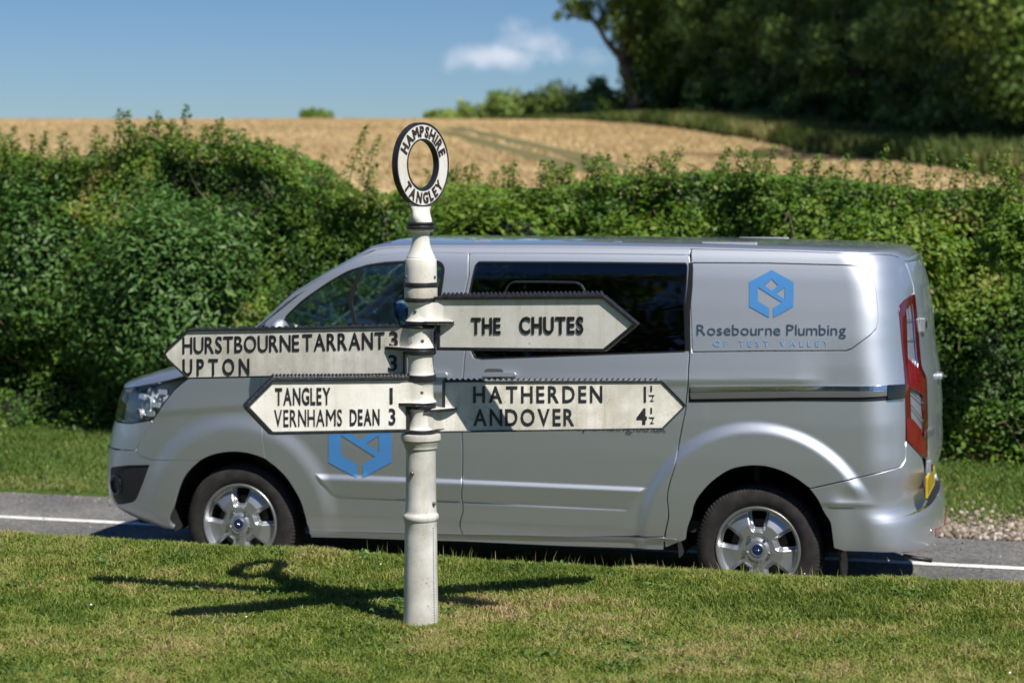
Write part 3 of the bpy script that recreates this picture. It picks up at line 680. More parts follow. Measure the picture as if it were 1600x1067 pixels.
# hedgerow on the skyline left of it, and the lone bush
for k, (px, py, hw, dpt, lb) in enumerate([(700, 174, 26, 126, 'lowest tapering left end bush of the skyline hedgerow'), (748, 165, 30, 126, 'second bush from the left in the skyline hedgerow'), (795, 152, 30, 124, 'domed bush left of middle in the skyline hedgerow'),
                                       (835, 158, 22, 124, 'low bush between the two domed bushes on the skyline'), (878, 143, 26, 122, 'tallest domed bush right of middle in the skyline hedgerow'), (912, 152, 22, 120, 'bush on the skyline just left of the dark scrub'), (935, 134, 14, 117, 'small pointed bush beside the leaning tree'), (958, 148, 24, 116, 'dark scrub at the foot of the leaning tree')]):
    zt_ = EYE + (HOR - py) * dpt / FPX; zb = EYE + (HOR - 198) * dpt / FPX
    bush('skyline_bush', lb, 'bush', px, dpt, hw * dpt / FPX * 1.7, zb - .3, zb - .3 + (zt_ - zb + .3) * 1.18, 1.6, M_leafB if k not in (6, 7) else M_leafC, 3600, .22, 40 + k, group='bushes of the skyline hedgerow', aspect=.8)
bush('lone_bush', 'small dark round bush standing alone on the skyline behind the wheat', 'bush', 494, 118, 1.15, EYE + (HOR - 200) * 118 / FPX, EYE + (HOR - 169) * 118 / FPX, 1.0, M_leafA, 2600, .16, 60, aspect=.8)
bush('lone_bush', 'dark shrub on the skyline at the left end of the hedgerow', 'bush', 640, 128, 1.2, EYE + (HOR - 205) * 128 / FPX, EYE + (HOR - 186) * 128 / FPX, 1.0, M_leafA, 1500, .16, 61, aspect=.8)
# trees across the lane behind the camera (they show in the van's glass)
for k, (X, Yv, kd) in enumerate([(-31, -19, 'oak'), (-25, -24, 'beech'), (-19, -26, 'ash'), (-14, -30, 'oak'), (-8, -33, 'beech'), (-38, -14, 'beech'), (-1, -35, 'oak'), (-44, -9, 'oak'), (7, -40, 'ash'), (-29, -21.5, 'holly'), (-22, -24, 'holly'), (-16, -27, 'holly'), (-36, -15, 'holly')]):
    r = plant(kd, 0, 0, 'tree across the green behind the viewer', sc=1.05, group='trees across the green', xyz=(X, Yv)); r.location.z = .3
# ------------------------------------------------------------------ van
# local frame: x rearwards from the nose, y towards the far side, z up
S_RW, S_FW = 3.93, 0.997                  # axle stations
TR_W = .955                               # outer face of the wheels
wx, wy = (1184 - 800) / FPX * 10.40, 10.40
VO = Vector((wx - (S_RW * CT + (-TR_W) * ST), wy - (-S_RW * ST + (-TR_W) * CT), 0))
van = empty('panel_van', VO, -TH)
tag(van, 'silver panel van with blue hexagon logos parked on the lane behind the signpost', 'van')
def v2w(s, y, z): return np.array([VO.x + s * CT + y * ST, VO.y - s * ST + y * CT, z])
def w2px(P): return 800 + FPX * P[0] / P[1], HOR - FPX * (P[2] - EYE) / P[1]

LF, NF, LR, NR = .75, 3.0, .34, 2.6
AF, AM, AR = 1.2, 3.80, 1.12
ATOT = AF + AM + AR
_z = np.array([0, .18, .24, .30, .36, .42, .50, .60, .70, .80, .90, 1.0, 1.1, 1.25, 1.4, 1.6, 2.2])
_f = np.array([.62, .46, .32, .11, -.02, -.058, -.070, -.066, -.055, -.031, -.004, .018, .065, .191, .351, .531, 1.4])
_zr = np.array([0, .24, .30, .36, .44, .50, .55, .60, .66, .74, .82, .90, 1.0, 1.2, 1.3, 1.4, 1.55, 1.7, 1.8, 1.88, 2.2])
_r = np.array([-.10, -.03, -.004, .0, -.004, -.012, -.050, -.056, -.045, -.020, -.016, -.020, -.018, -.030, -.048, -.060, -.072, -.095, -.123, -.164, -.314])
S_TAIL = 4.815
def _smooth(xs, ys, x, w=.012):
    return (np.interp(x - w, xs, ys) + 2 * np.interp(x, xs, ys) + np.interp(x + w, xs, ys)) / 4
def s_front(z): return _smooth(_z, _f, z, .02)
def s_rear(z): return S_TAIL + _smooth(_zr, _r, z, .02)
_zw = np.array([.10, .20, .24, .285, .32, .42, .60, .80, 1.00, 1.15, 1.30, 1.45, 1.60, 1.75, 1.82, 1.87, 1.91, 1.95])
_w = np.array([.90, .925, .948, .955, .963, .972, .979, .982, .980, .972, .957, .936, .908, .876, .856, .834, .80, .74])
def zc_crease(s): return np.interp(s, [0, .25, 1.03, 1.9, 2.6, 3.3, 3.9, 4.35], [.90, .935, 1.01, 1.09, 1.15, 1.205, 1.225, 1.235])
def half_w(s, z):
    w_ = _smooth(_zw, _w, z, .02)
    # shoulder crease: bright ledge above, undercut below
    zc = zc_crease(s); fade = (.45 + .55 * sstep(1.2, 2.2, s)) * sstep(.12, .4, s) * (1 - sstep(4.12, 4.32, s))
    d = z - zc
    w_ = w_ + fade * (.014 * np.exp(-np.maximum(d, 0) / .11) * (d > -.0) + (d <= 0) * (.014 - .008 * sstep(0, .045, -d)) * np.exp(-np.maximum(-d - .03, 0) / .10) + (d <= 0) * .003 * np.exp(-np.maximum(-d - .03, 0) / .2) * sstep(0, .03, -d) * 0)
    # wheel arch flares
    for c, zc2, r0, r1, amp in ((S_RW, .355, .585, .655, .026), (S_FW, .355, .50, .62, .020)):
        r = np.hypot((s - c), (z - zc2))
        up = sstep(-.25, .15, z - zc2)
        if c == S_RW: up = up * (1 - sstep(4.30, 4.50, s) * (1 - sstep(.60, .70, z))); amp = amp
        w_ = w_ + amp * (1 - sstep(r0, r1, r)) * (.35 + .65 * up) * (1 - .8 * (sstep(4.33, 4.50, s) * (1 - sstep(.58, .70, z)) if c == S_RW else 0))
    # protective moulding pressed into the doors
    z_t = np.interp(s, [1.4, 3.4], [.632, .640]); a0 = 1.50 + (.60 - z) * .9; a1 = 3.335 - (.63 - z) * .95
    ins = sstep(a0 - .012, a0 + .012, s) * (1 - sstep(a1 - .012, a1 + .012, s))
    prof = np.interp(z - z_t, [-.127, -.122, -.112, -.022, -.004, 0], [0, -.004, .005, .014, .004, 0])
    w_ = w_ + ins * prof
    # tuck under the lower body
    w_ = w_ - .012 * (1 - sstep(.34, .42, z)) * sstep(1.3, 1.5, s) * (1 - sstep(3.1, 3.6, s))
    # rear bumper: raised eyebrow crease and the undercut lower valance
    w_ = w_ + .015 * sstep(4.24, 4.36, s) * (1 - sstep(4.40, 4.58, s)) * sstep(.575, .60, z) * np.exp(-np.maximum(z - .60, 0) / .035)
    w_ = w_ - .035 * (1 - sstep(.27, .385, z)) * sstep(4.24, 4.4, s)
    return w_
def sigma(a, z):
    """body side surface: a runs from the nose centre along the near side to the tail centre"""
    a = np.asarray(a, float); z = np.asarray(z, float)
    sf, sr = s_front(z), s_rear(z)
    psi = np.clip(a / AF, 0, 1) * np.pi / 2
    r = 1 / (np.abs(np.cos(psi)) ** NF + np.abs(np.sin(psi)) ** NF) ** (1 / NF)
    s1 = sf + LF * (1 - r * np.cos(psi)); k1 = r * np.sin(psi)
    t = np.clip((a - AF) / AM, 0, 1); s2 = (sf + LF) + t * (sr - LR - sf - LF)
    ph = np.clip((ATOT - a) / AR, 0, 1) * np.pi / 2
    r3 = 1 / (np.abs(np.cos(ph)) ** NR + np.abs(np.sin(ph)) ** NR) ** (1 / NR)
    s3 = sr - LR * (1 - r3 * np.cos(ph)); k3 = r3 * np.sin(ph)
    s = np.where(a < AF, s1, np.where(a < AF + AM, s2, s3)); k = np.where(a < AF, k1, np.where(a < AF + AM, 1.0, k3))
    return s, -half_w(s, z) * k, z
def sig3(a, z):
    s, y, zz = sigma(a, z); return np.stack([s, y, zz + 0 * s], -1)
def sig_n(a, z):
    e = .004
    da = sig3(a + e, z) - sig3(a - e, z); dz = sig3(a, z + e) - sig3(a, z - e)
    n = np.cross(da, dz); return n / np.maximum(np.linalg.norm(n, axis=-1), 1e-9)[..., None]
def inv(px, py, a=None, z=None):
    """surface parameters of the near-side point seen at picture position (px,py)"""
    if a is None:
        a = AF + (px - 330) / 1050 * AM; a = min(max(a, .35), ATOT - .75)
        z = EYE - (py - HOR) / 285
    for it in range(30):
        P = sig3(a, z); x0, y0 = w2px(v2w(*P)); e = 1e-3
        xa, ya = w2px(v2w(*sig3(a + e, z))); xz, yz = w2px(v2w(*sig3(a, z + e)))
        J = np.array([[(xa - x0) / e, (xz - x0) / e], [(ya - y0) / e, (yz - y0) / e]])
        r = np.array([px - x0, py - y0])
        if abs(r).max() < .02: break
        try: d = np.linalg.solve(J, r)
        except Exception: break
        d = np.clip(d, -.15, .15); a = float(np.clip(a + d[0], .05, ATOT - .02)); z = float(np.clip(z + d[1], .12, 1.96))
    return float(a), float(z)
def tr(pts): return [inv(x, y) for x, y in pts]
def chaikin(P, k=2):
    for _ in range(k):
        Q = [P[0]]
        for a_, b_ in zip(P[:-1], P[1:]): Q += [tuple(np.array(a_) * .75 + np.array(b_) * .25), tuple(np.array(a_) * .25 + np.array(b_) * .75)]
        P = Q + [P[-1]]
    return [tuple(float(c) for c in p) for p in P]
def densify(poly, step=.03, closed=True):
    out = []; n = len(poly)
    for i in range(n if closed else n - 1):
        p, q = np.array(poly[i]), np.array(poly[(i + 1) % n]); m = max(1, int(np.linalg.norm(q - p) / step))
        for k in range(m): out.append(tuple(p + (q - p) * k / m))
    if not closed: out.append(tuple(poly[-1]))
    return out
def inset(poly, d):
    """move every edge of a closed 2D outline inwards by d"""
    P = np.array(poly); n = len(P); A = .5 * np.sum(P[:, 0] * np.roll(P[:, 1], -1) - np.roll(P[:, 0], -1) * P[:, 1])
    sgn = 1 if A > 0 else -1
    e = np.roll(P, -1, 0) - P; l = np.maximum(np.linalg.norm(e, axis=1), 1e-9); nn = np.stack([-e[:, 1], e[:, 0]], -1) / l[:, None] * sgn
    b = nn + np.roll(nn, 1, 0); b /= np.maximum(np.linalg.norm(b, axis=1), 1e-6)[:, None]
    c = np.clip(np.sum(b * nn, 1), .5, 1)
    return [tuple(x) for x in P + b * (d / c)[:, None]]
def rounded(poly, r, n=4):
    out = []; m = len(poly)
    for i in range(m):
        p0, p1, p2 = np.array(poly[i - 1], float), np.array(poly[i], float), np.array(poly[(i + 1) % m], float)
        u, v = p0 - p1, p2 - p1; lu, lv = np.linalg.norm(u), np.linalg.norm(v); rr = min(r, lu * .45, lv * .45)
        a, b = p1 + u / lu * rr, p1 + v / lv * rr
        for k in range(n + 1):
            t = k / n; out.append(tuple((1 - t) ** 2 * a + 2 * t * (1 - t) * p1 + t * t * b))
    return out
def pip(P, poly):
    x, y = P[:, 0], P[:, 1]; c = np.zeros(len(P), bool); n = len(poly); j = n - 1
    for i in range(n):
        xi, yi = poly[i]; xj, yj = poly[j]
        if yi != yj:
            c ^= ((yi > y) != (yj > y)) & (x < (xj - xi) * (y - yi) / (yj - yi) + xi)
        j = i
    return c
def cdt(outer, holes, step):
    """triangulate a 2D region with inner grid points; returns points, triangles and boundary loops"""
    loops = [outer] + holes; vs = []; ed = []; idx = []
    for lp in loops:
        b = len(vs); vs += lp; ed += [(b + i, b + (i + 1) % len(lp)) for i in range(len(lp))]; idx.append((b, len(lp)))
    A = np.array(outer); sx, sz = step
    gx, gz = np.meshgrid(np.arange(A[:, 0].min() + sx / 2, A[:, 0].max(), sx), np.arange(A[:, 1].min() + sz / 2, A[:, 1].max(), sz))
    G = np.stack([gx.ravel(), gz.ravel()], -1)
    if len(G):
        k = pip(G, outer)
        for h in holes: k &= ~pip(G, h)
        G = G[k]
        B = np.array(vs)
        if len(G):
            d = np.min(np.hypot(G[:, None, 0] - B[None, :, 0], G[:, None, 1] - B[None, :, 1]) if len(G) * len(B) < 4e6 else np.stack([np.min(np.hypot(g[0] - B[:, 0], g[1] - B[:, 1])) for g in G])[:, None], axis=1)
            G = G[d > min(sx, sz) * .45]
    allv = [Vector(p) for p in vs] + [Vector((float(g[0]), float(g[1]))) for g in G]
    r = delaunay_2d_cdt(allv, ed, [], 0, 1e-6)
    V = np.array([(p.x, p.y) for p in r[0]]); T = np.array([t for t in r[2] if len(t) == 3])
    cn = V[T].mean(1); k = pip(cn, outer)
    for h in holes: k &= ~pip(cn, h)
    T = T[k]
    # map input to output ids for boundary loops
    omap = {}
    for o_i, orig in enumerate(r[3]):
        for q_ in orig: omap[q_] = o_i
    L_ = [[omap.get(b + i) for i in range(m)] for b, m in idx]
    return V, T, [[i for i in lp if i is not None] for lp in L_]
def panel(name, outer, mat, parent, holes=(), off=0.0, gap=.0028, flange=.022, step=(.022, .012), mirror=True, surf=None, nrm=None, dens=.03, hole_flange=True, only_mirror=False):
    surf = surf or sig3; nrm = nrm or sig_n
    o_ = densify(inset(outer, gap) if gap else outer, dens); hs = [densify(h, dens) for h in holes]
    V, T, loops = cdt(o_, hs, step)
    P = surf(V[:, 0], V[:, 1]); Nn = nrm(V[:, 0], V[:, 1]); P = P + Nn * off
    verts = list(P); norms = list(Nn); faces = [tuple(t) for t in T]
    # orient
    a, b, c = P[T[:, 0]], P[T[:, 1]], P[T[:, 2]]; fn = np.cross(b - a, c - a)
    flip = np.sum(fn * Nn[T[:, 0]], 1) < 0
    faces = [(t[0], t[2], t[1]) if fl else tuple(t) for t, fl in zip(T.tolist(), flip)]
    if flange:
        for li, lp in enumerate(loops):
            if li and not hole_flange: continue
            Q = V[lp]; n = len(lp); A_ = .5 * np.sum(Q[:, 0] * np.roll(Q[:, 1], -1) - np.roll(Q[:, 0], -1) * Q[:, 1])
            t = P[np.roll(lp, -1)] - P[np.roll(lp, 1)]; t /= np.maximum(np.linalg.norm(t, axis=1), 1e-9)[:, None]
            o = np.cross(t, Nn[lp]); sgn = 1 if (A_ > 0) == (li == 0) else -1
            # outward direction in the surface
            cen = P[lp].mean(0); 
            if np.sum(o * (P[lp] - cen)) < 0: o = -o
            if li: o = -o
            r1 = P[lp] + o * .0018 - Nn[lp] * .0022; r2 = P[lp] + o * .0018 - Nn[lp] * flange
            b0 = len(verts); n1 = o * .8 + Nn[lp] * .6; n1 /= np.linalg.norm(n1, axis=1)[:, None]
            verts += list(r1) + list(r2); norms += list(n1) + list(o)
            for i in range(n):
                j = (i + 1) % n
                quad = [(lp[i], lp[j], b0 + j, b0 + i), (b0 + i, b0 + j, b0 + n + j, b0 + n + i)]
                for q_, nn_ in zip(quad, (n1[i], o[i])):
                    p0, p1, p2 = (np.array(verts[q_[k]]) for k in (0, 1, 2)); fnn = np.cross(p1 - p0, p2 - p0)
                    faces.append(q_ if np.dot(fnn, nn_) > 0 else q_[::-1])
    res = []
    for m in ((1,) if not mirror else (1, -1)):
        if only_mirror and m == 1: continue
        vv = np.array(verts); nn = np.array(norms); ff = faces
        if m == -1: vv = vv * [1, -1, 1]; nn = nn * [1, -1, 1]; ff = [f[::-1] for f in faces]
        res.append(mesh_obj(name, vv, ff, mat, parent, normals=nn))
    return res

# --- materials of the van
def paint_mat():
    m, t, b = new_mat('silver metallic paint'); pset(b, col=(.66, .69, .725), metal=.95, rough=.48, coat=1.0, coatr=.04)
    tc = t.nodes.new('ShaderNodeTexCoord'); n = t.nodes.new('ShaderNodeTexNoise'); n.inputs['Scale'].default_value = 1800; t.links.new(tc.outputs['Object'], n.inputs['Vector'])
    mr = t.nodes.new('ShaderNodeMapRange'); mr.inputs[3].default_value = .44; mr.inputs[4].default_value = .55; t.links.new(n.outputs[0], mr.inputs[0]); t.links.new(mr.outputs[0], b.inputs['Roughness'])
    # road film: dust that thins out with height, in soft streaks
    g = t.nodes.new('ShaderNodeTexNoise'); g.inputs['Scale'].default_value = 3.5; g.inputs['Detail'].default_value = 7; t.links.new(tc.outputs['Object'], g.inputs['Vector'])
    sx = t.nodes.new('ShaderNodeSeparateXYZ'); t.links.new(tc.outputs['Object'], sx.inputs[0])
    m1 = t.nodes.new('ShaderNodeMapRange'); m1.inputs[1].default_value = .8; m1.inputs[2].default_value = .2; m1.inputs[3].default_value = .0; m1.inputs[4].default_value = .34; t.links.new(sx.outputs[2], m1.inputs[0])
    mm = t.nodes.new('ShaderNodeMath'); mm.operation = 'MULTIPLY'; t.links.new(m1.outputs[0], mm.inputs[0]); t.links.new(g.outputs[0], mm.inputs[1])
    ds = t.nodes.new('ShaderNodeBsdfDiffuse'); ds.inputs[0].default_value = (.20, .18, .15, 1)
    mx = t.nodes.new('ShaderNodeMixShader'); t.links.new(mm.outputs[0], mx.inputs[0]); t.links.new(b.outputs[0], mx.inputs[1]); t.links.new(ds.outputs[0], mx.inputs[2])
    t.links.new(mx.outputs[0], t.nodes['Material Output'].inputs[0])
    return m
M_paint = paint_mat()
M_black = simple('black textured plastic', (.016, .016, .018), .5, noise=.2, nscale=60)
M_rubber = simple('black rubber seal', (.010, .010, .011), .45)
M_gloss = simple('gloss black trim', (.008, .008, .01), .12, coat=.6)
M_chrome = simple('polished metal', (.75, .76, .78), .12, 1.0)
M_satin = simple('satin aluminium', (.62, .63, .65), .28, 1.0)
M_dark = simple('dark interior plastic', (.03, .031, .034), .75)
M_seat = simple('dark seat cloth', (.045, .047, .055), .9, noise=.3, nscale=90)
M_under_v = simple('underbody', (.012, .012, .012), .9)
M_blue = simple('blue vinyl', (.068, .245, .56), .45, coat=.3)
M_paleb = simple('pale blue vinyl', (.20, .39, .62), .45, coat=.3)
M_navy = simple('slate blue vinyl', (.035, .062, .095), .45, coat=.3)
def glass_mat(name, tint, refl=.0, rough=.0):
    m = bpy.data.materials.new(name); m.use_nodes = True; t = m.node_tree; t.nodes.clear()
    o = t.nodes.new('ShaderNodeOutputMaterial'); tr_ = t.nodes.new('ShaderNodeBsdfTransparent'); tr_.inputs[0].default_value = (*tint, 1)
    gl = t.nodes.new('ShaderNodeBsdfGlossy'); gl.inputs['Roughness'].default_value = rough
    fr = t.nodes.new('ShaderNodeLayerWeight'); fr.inputs[0].default_value = .5
    pw = t.nodes.new('ShaderNodeMath'); pw.operation = 'POWER'; pw.inputs[1].default_value = 5; t.links.new(fr.outputs['Facing'], pw.inputs[0])
    ad = t.nodes.new('ShaderNodeMath'); ad.operation = 'MULTIPLY_ADD'; ad.inputs[1].default_value = .9; ad.inputs[2].default_value = .05 + refl; t.links.new(pw.outputs[0], ad.inputs[0])
    mx = t.nodes.new('ShaderNodeMixShader'); t.links.new(ad.outputs[0], mx.inputs[0]); t.links.new(tr_.outputs[0], mx.inputs[1]); t.links.new(gl.outputs[0], mx.inputs[2]); t.links.new(mx.outputs[0], o.inputs[0])
    return m
M_glass = glass_mat('tinted cab glass', (.66, .84, .86), .11)
M_priv = glass_mat('privacy glass', (.035, .045, .045), .04)
M_clear = glass_mat('clear lamp cover', (.90, .93, .95), .02)
def red_lens():
    m, t, b = new_mat('red lamp lens'); pset(b, col=(.19, .000, .010), rough=.06, coat=1.0, spec=.6)
    b.inputs['Subsurface Weight'].default_value = .0
    tc = t.nodes.new('ShaderNodeTexCoord'); v = t.nodes.new('ShaderNodeTexVoronoi'); v.inputs['Scale'].default_value = 90; t.links.new(tc.outputs['Object'], v.inputs['Vector'])
    bp = t.nodes.new('ShaderNodeBump'); bp.inputs['Strength'].default_value = .5; bp.inputs['Distance'].default_value = .003; t.links.new(v.outputs['Distance'], bp.inputs['Height']); t.links.new(bp.outputs[0], b.inputs['Normal'])
    return m
M_red = red_lens()
M_reddark = simple('dark red lamp rim', (.085, .000, .006), .10, coat=1.0)
M_refl = simple('lamp reflector', (.8, .82, .85), .25, .6, bump=.5, bscale=60)
M_yellow = simple('yellow number plate', (.62, .42, .03), .35)

# --- traced outlines (picture positions on the near side, solved onto the surface)
ARCH_F = tr([(275, 827), (272, 801), (276, 775), (283, 752), (295, 734), (312, 719.4), (326, 711.8), (346, 706.7), (368, 705), (388, 707.6), (405, 712.7), (414.5, 717)]); K1 = ARCH_F[5]; ARCH_FB = chaikin(ARCH_F[:6]); ARCH_FW = chaikin(ARCH_F[5:])
ARCH_F2 = tr([(414.5, 717), (432, 730), (449, 747), (462, 767.5), (472.5, 788), (479, 808), (482, 822), (483, 831)]); ARCH_F2 = chaikin(ARCH_F2)
ARCH_R = tr([(1071, 843), (1074.5, 818), (1083, 792.5), (1097.5, 766.6), (1117.7, 746.4), (1140.7, 732), (1166.6, 727), (1192.5, 727), (1218, 733.5), (1241.4, 745), (1264.4, 762)]); ARCH_R = chaikin(ARCH_R)
ARCH_R2 = tr([(1264.4, 762), (1281.7, 784), (1293, 807), (1299, 827), (1303, 856)]); ARCH_R2 = chaikin(ARCH_R2)
EDGE_TOP_PX = [(250, 597), (287, 588), (330, 570), (365, 549), (391, 526), (405, 508), (414.6, 499), (463, 465), (510, 432.5), (551, 403), (573, 393), (604, 388), (650, 386.2), (700, 385.5), (850, 385.5), (1078, 388.5), (1250, 393), (1380, 397.5), (1405, 400)]
ET = tr(EDGE_TOP_PX)
zn = ET[0][1]
ET = [(0.0, zn - .085), (.35, zn - .08), (.6, zn - .06), (.75, zn - .03)] + [e for e in ET if e[0] > .8]
zend = ET[-1][1]
ET = ET + [(AF + AM + .15, zend - .01), (ATOT - .8, zend - .03), (ATOT, zend - .035)]
ETA = np.array(ET)
_ea = np.linspace(0, ATOT, 400); _ez = np.interp(_ea, ETA[:, 0], ETA[:, 1])
_k = np.ones(7) / 7; _ezs = np.convolve(np.pad(_ez, 3, 'edge'), _k, 'valid')
def ztop(a): return np.interp(a, _ea, _ezs)
def top_between(a0, a1, step=.05):
    n = max(2, int(abs(a1 - a0) / step)); return [(a, float(ztop(a))) for a in np.linspace(a0, a1, n)]

# front bumper
BF_TOP = tr([(312, 719.4), (271, 719), (238, 718.6), (220, 713), (213, 705.5), (211, 703.3), (181, 703.3)])
zb = BF_TOP[-1][1]
bot = tr([(275, 827), (249, 826.5), (220, 821), (200, 813)])
zbot = .255
fb = ARCH_FB + BF_TOP[1:] + [(.0, zb)] + [(0.0, zbot + .03), (bot[-1][0] * .6, zbot + .02)] + bot[::-1][:-1]
# fog lamp surround
FOG = tr([(172, 729), (200, 726), (234, 725.5), (232, 731), (223, 757), (214, 779), (208, 785), (192, 788.5), (173.5, 789)])
GRILLE_Z0, GRILLE_Z1 = .33, .47
grl = [(0.0, .50), (.62, .50), (.60, .33), (0.0, .33)]
panel('front_bumper', fb, M_paint, van, holes=[rounded(FOG, .02, 3), ] )
panel('fog_lamp_surround', rounded(FOG, .02, 3), M_black, van, off=-.006, gap=.001)
# fog lamp recess rings
for m in (-1, 1):
    a_, z_ = inv(180, 757)
    P = sig3(a_, z_); Nn = sig_n(a_, z_); q = Vector(Nn if m == -1 else Nn * [1, -1, 1]).to_track_quat('Z', 'Y').to_matrix().to_4x4()
    M_ = Matrix.Translation(Vector((P[0], P[1] * (1 if m == -1 else -1), P[2]))) @ q
    mb = MB(); mb.lathe([(.058, -.02), (.058, .004), (.052, .006), (.046, -.012), (.040, -.03), (.0, -.032)], 28, M_, cap=False); mb.build('fog_lamp', M_gloss, van, smooth=True)
# headlight
HL = tr([(239, 655.5), (249.5, 641), (259.6, 626), (273, 609), (283, 600.5), (294, 592), (287, 588.5), (262, 594), (250, 595.6), (240, 596.5), (230, 600), (222, 605), (213, 612), (207, 618), (200, 627), (196, 636), (191, 650), (189, 663), (205, 661), (222, 658.5)])
HL = HL[:13] + [(a_, z_ - .006) for a_, z_ in top_between(HL[12][0] - .03, .44, .04)] + [(.44, HL[18][1] + .004)] + HL[18:]; hl0 = .44
panel('headlight', rounded(HL, .012, 2), M_clear, van, off=.002, gap=.003, flange=0)
panel('headlight_bowl', rounded(HL, .012, 2), simple('lamp housing', (.42, .43, .45), .4, .3, bump=.4, bscale=30), van, off=-.05, gap=.004, flange=0, mirror=True)
panel('headlight_trim', inset(rounded(HL, .012, 2), -.001), M_gloss, van, holes=[inset(rounded(HL, .012, 2), .006)], off=-.001, gap=0, flange=.05, step=(.5, .5))
def at_side(px, py, off=0.0, far=False):
    a_, z_ = inv(px, py); P = sig3(a_, z_) + sig_n(a_, z_) * off; N_ = sig_n(a_, z_)
    if far: P = P * [1, -1, 1]; N_ = N_ * [1, -1, 1]
    return Vector(P), Vector(N_)
for far in (False, True):
    mb = MB()
    for (px, py, r) in [(222, 633, .055), (244, 622, .040), (209, 648, .032), (228, 612, .030)]:
        P, N_ = at_side(px, py, -.040, far); d = (N_ + Vector((-.35, 0, 0))).normalized(); M_ = Matrix.Translation(P) @ d.to_track_quat('Z', 'Y').to_matrix().to_4x4()
        mb.lathe([(r * .15, -.03), (r * .6, -.022), (r * .9, -.004), (r, .008), (r * 1.06, .006), (r * 1.06, -.02)], 20, M_, cap=False)
        mb.lathe([(.001, .004), (r * .3, 0), (r * .34, -.02)], 12, M_, cap=False)
    P, N_ = at_side(236, 641, -.025, far)
    for (px, py) in [(232, 647), (240, 632), (218, 618), (250, 612)]:
        P, N_ = at_side(px, py, -.025, far); mb.box((0, 0, 0), (.05, .03, .02), Matrix.Translation(P) @ N_.to_track_quat('Z', 'Y').to_matrix().to_4x4())
    mb.build('lamp_reflector', M_refl, van, auto=40)
# upper grille / nose panel between headlights
zg1 = float(ztop(0)) ; nose = [(0, zb)] + tr([(181, 703.3)]) + [(HL[-3][0], HL[-3][1])] + [(hl0 * .98, HL[-3][1] + .10)] + [(hl0 * .9, float(ztop(hl0 * .9)))] + [(0, zg1)]
corner = tr([(181, 703.3), (211, 703.3), (224, 680), (236, 661), (238.5, 656.5), (222, 659.5), (205, 662), (189.5, 664)])
corner[0] = (hl0, corner[0][1]); corner[-1] = (hl0 + .004, corner[-1][1]); a_c = hl0 - .004
panel('bumper_corner', corner, M_paint, van)
panel('grille', [(0, zb), (corner[0][0], zb), (a_c, corner[-1][1]), (a_c * .99, zg1 - .10), (0, zg1 - .10)], M_black, van, off=-.01)
mb = MB()
for m in (-1, 1):
    for zz in np.linspace(zb + .04, zg1 - .05, 5):
        pts = [sig3(a_, zz) + sig_n(a_, zz) * .004 for a_ in np.linspace(.02, a_c * .7, 10)]; mb.tube([(p[0], p[1] * m * -1, p[2]) for p in pts], .010, 6)
mb.build('grille_bar', M_gloss, van, smooth=True)
panel('bonnet_nose', [(0, zg1 - .10), (a_c, zg1 - .10)] + top_between(a_c, 0, .06), M_paint, van)
# fender
GAPF = [(414.5, 717), (410.5, 690), (409, 640), (408.5, 590), (409, 550), (411, 520), (413, 504)]
aF = inv(413, 504)[0]
fen = tr([(312, 719.4), (271, 719), (238, 718.6), (220, 713), (213, 705.5), (212.5, 702.5), (225, 680), (237.5, 660), (239.5, 655.5), (249.5, 641), (259.6, 626), (273, 609), (283, 600.5), (294, 592), (288, 588.5)])
aS = fen[-1][0]
fen = fen + top_between(aS + .03, aF, .04) + tr(GAPF[:-1])[::-1] + ARCH_FW[::-1][1:-1]
panel('front_wing', fen, M_paint, van, step=(.016, .012))
# doors
DOOR_R = [(724, 837), (722.5, 800), (721.5, 760), (721, 680), (721.5, 620), (724, 575), (727, 545), (730, 500), (732, 430), (733, 396)]
FD_TOP = [(700, 394.8), (681, 394.6), (625, 395.6), (591, 398.5), (557.5, 406.5), (526, 419), (490, 440), (445, 470.5), (422.5, 494), (413.5, 506)]
fd = tr(GAPF[:-1] + FD_TOP[::-1] + DOOR_R[::-1] + [(600, 833), (484, 831)]) + ARCH_F2[::-1][1:-1]
WIN_F = [(444, 494.5), (474, 467), (512.5, 440), (544, 422), (575.5, 412.5), (602.5, 408.7), (634, 407), (660, 406.3), (684.6, 406.5), (692, 411), (695.5, 420), (693.6, 436.5), (690, 463.5), (686, 500), (682, 540), (679, 556), (660, 559), (520, 558), (462, 556), (447, 545), (441, 520)]
wf = rounded(tr(WIN_F), .02, 2)
panel('front_door', fd, M_paint, van, holes=[wf], step=(.016, .011))
panel('window_seal', inset(wf, -.001), M_rubber, van, holes=[inset(wf, .013)], off=-.0015, gap=0, step=(.5, .5), flange=.012)
BAR0, BAR1 = [(563, 418), (551, 504), (543, 558)], [(568.5, 416), (557, 504), (549, 558)]
panel('quarter_bar', tr([BAR0[0], BAR1[0], BAR1[1], BAR1[2], BAR0[2], BAR0[1]]), M_rubber, van, off=-.001, gap=0, flange=.012)
panel('side_window', inset(wf, .008), M_glass, van, off=-.007, gap=0, flange=0, step=(.06, .05))
TOPS_R = [(1077, 398.5)]
sd = tr([(x + 1.3, y) for x, y in DOOR_R] + [(850, 395.8), (960, 396.8), (1077, 398.5), (1076.5, 480), (1076, 560), (1074, 600), (1070.5, 640), (1060, 692.5), (1050, 740), (1042.5, 790), (1037.8, 838), (900, 838.5), (800, 837.5)])
WIN_S = [(741, 414.5), (747, 407.8), (900, 408.3), (1072, 410), (1074.5, 414), (1072.5, 546), (1070, 551), (944, 555.5), (850, 559), (750, 562.6), (740, 560), (735.3, 550.6), (736, 500)]
ws = rounded(tr(WIN_S), .012, 2)
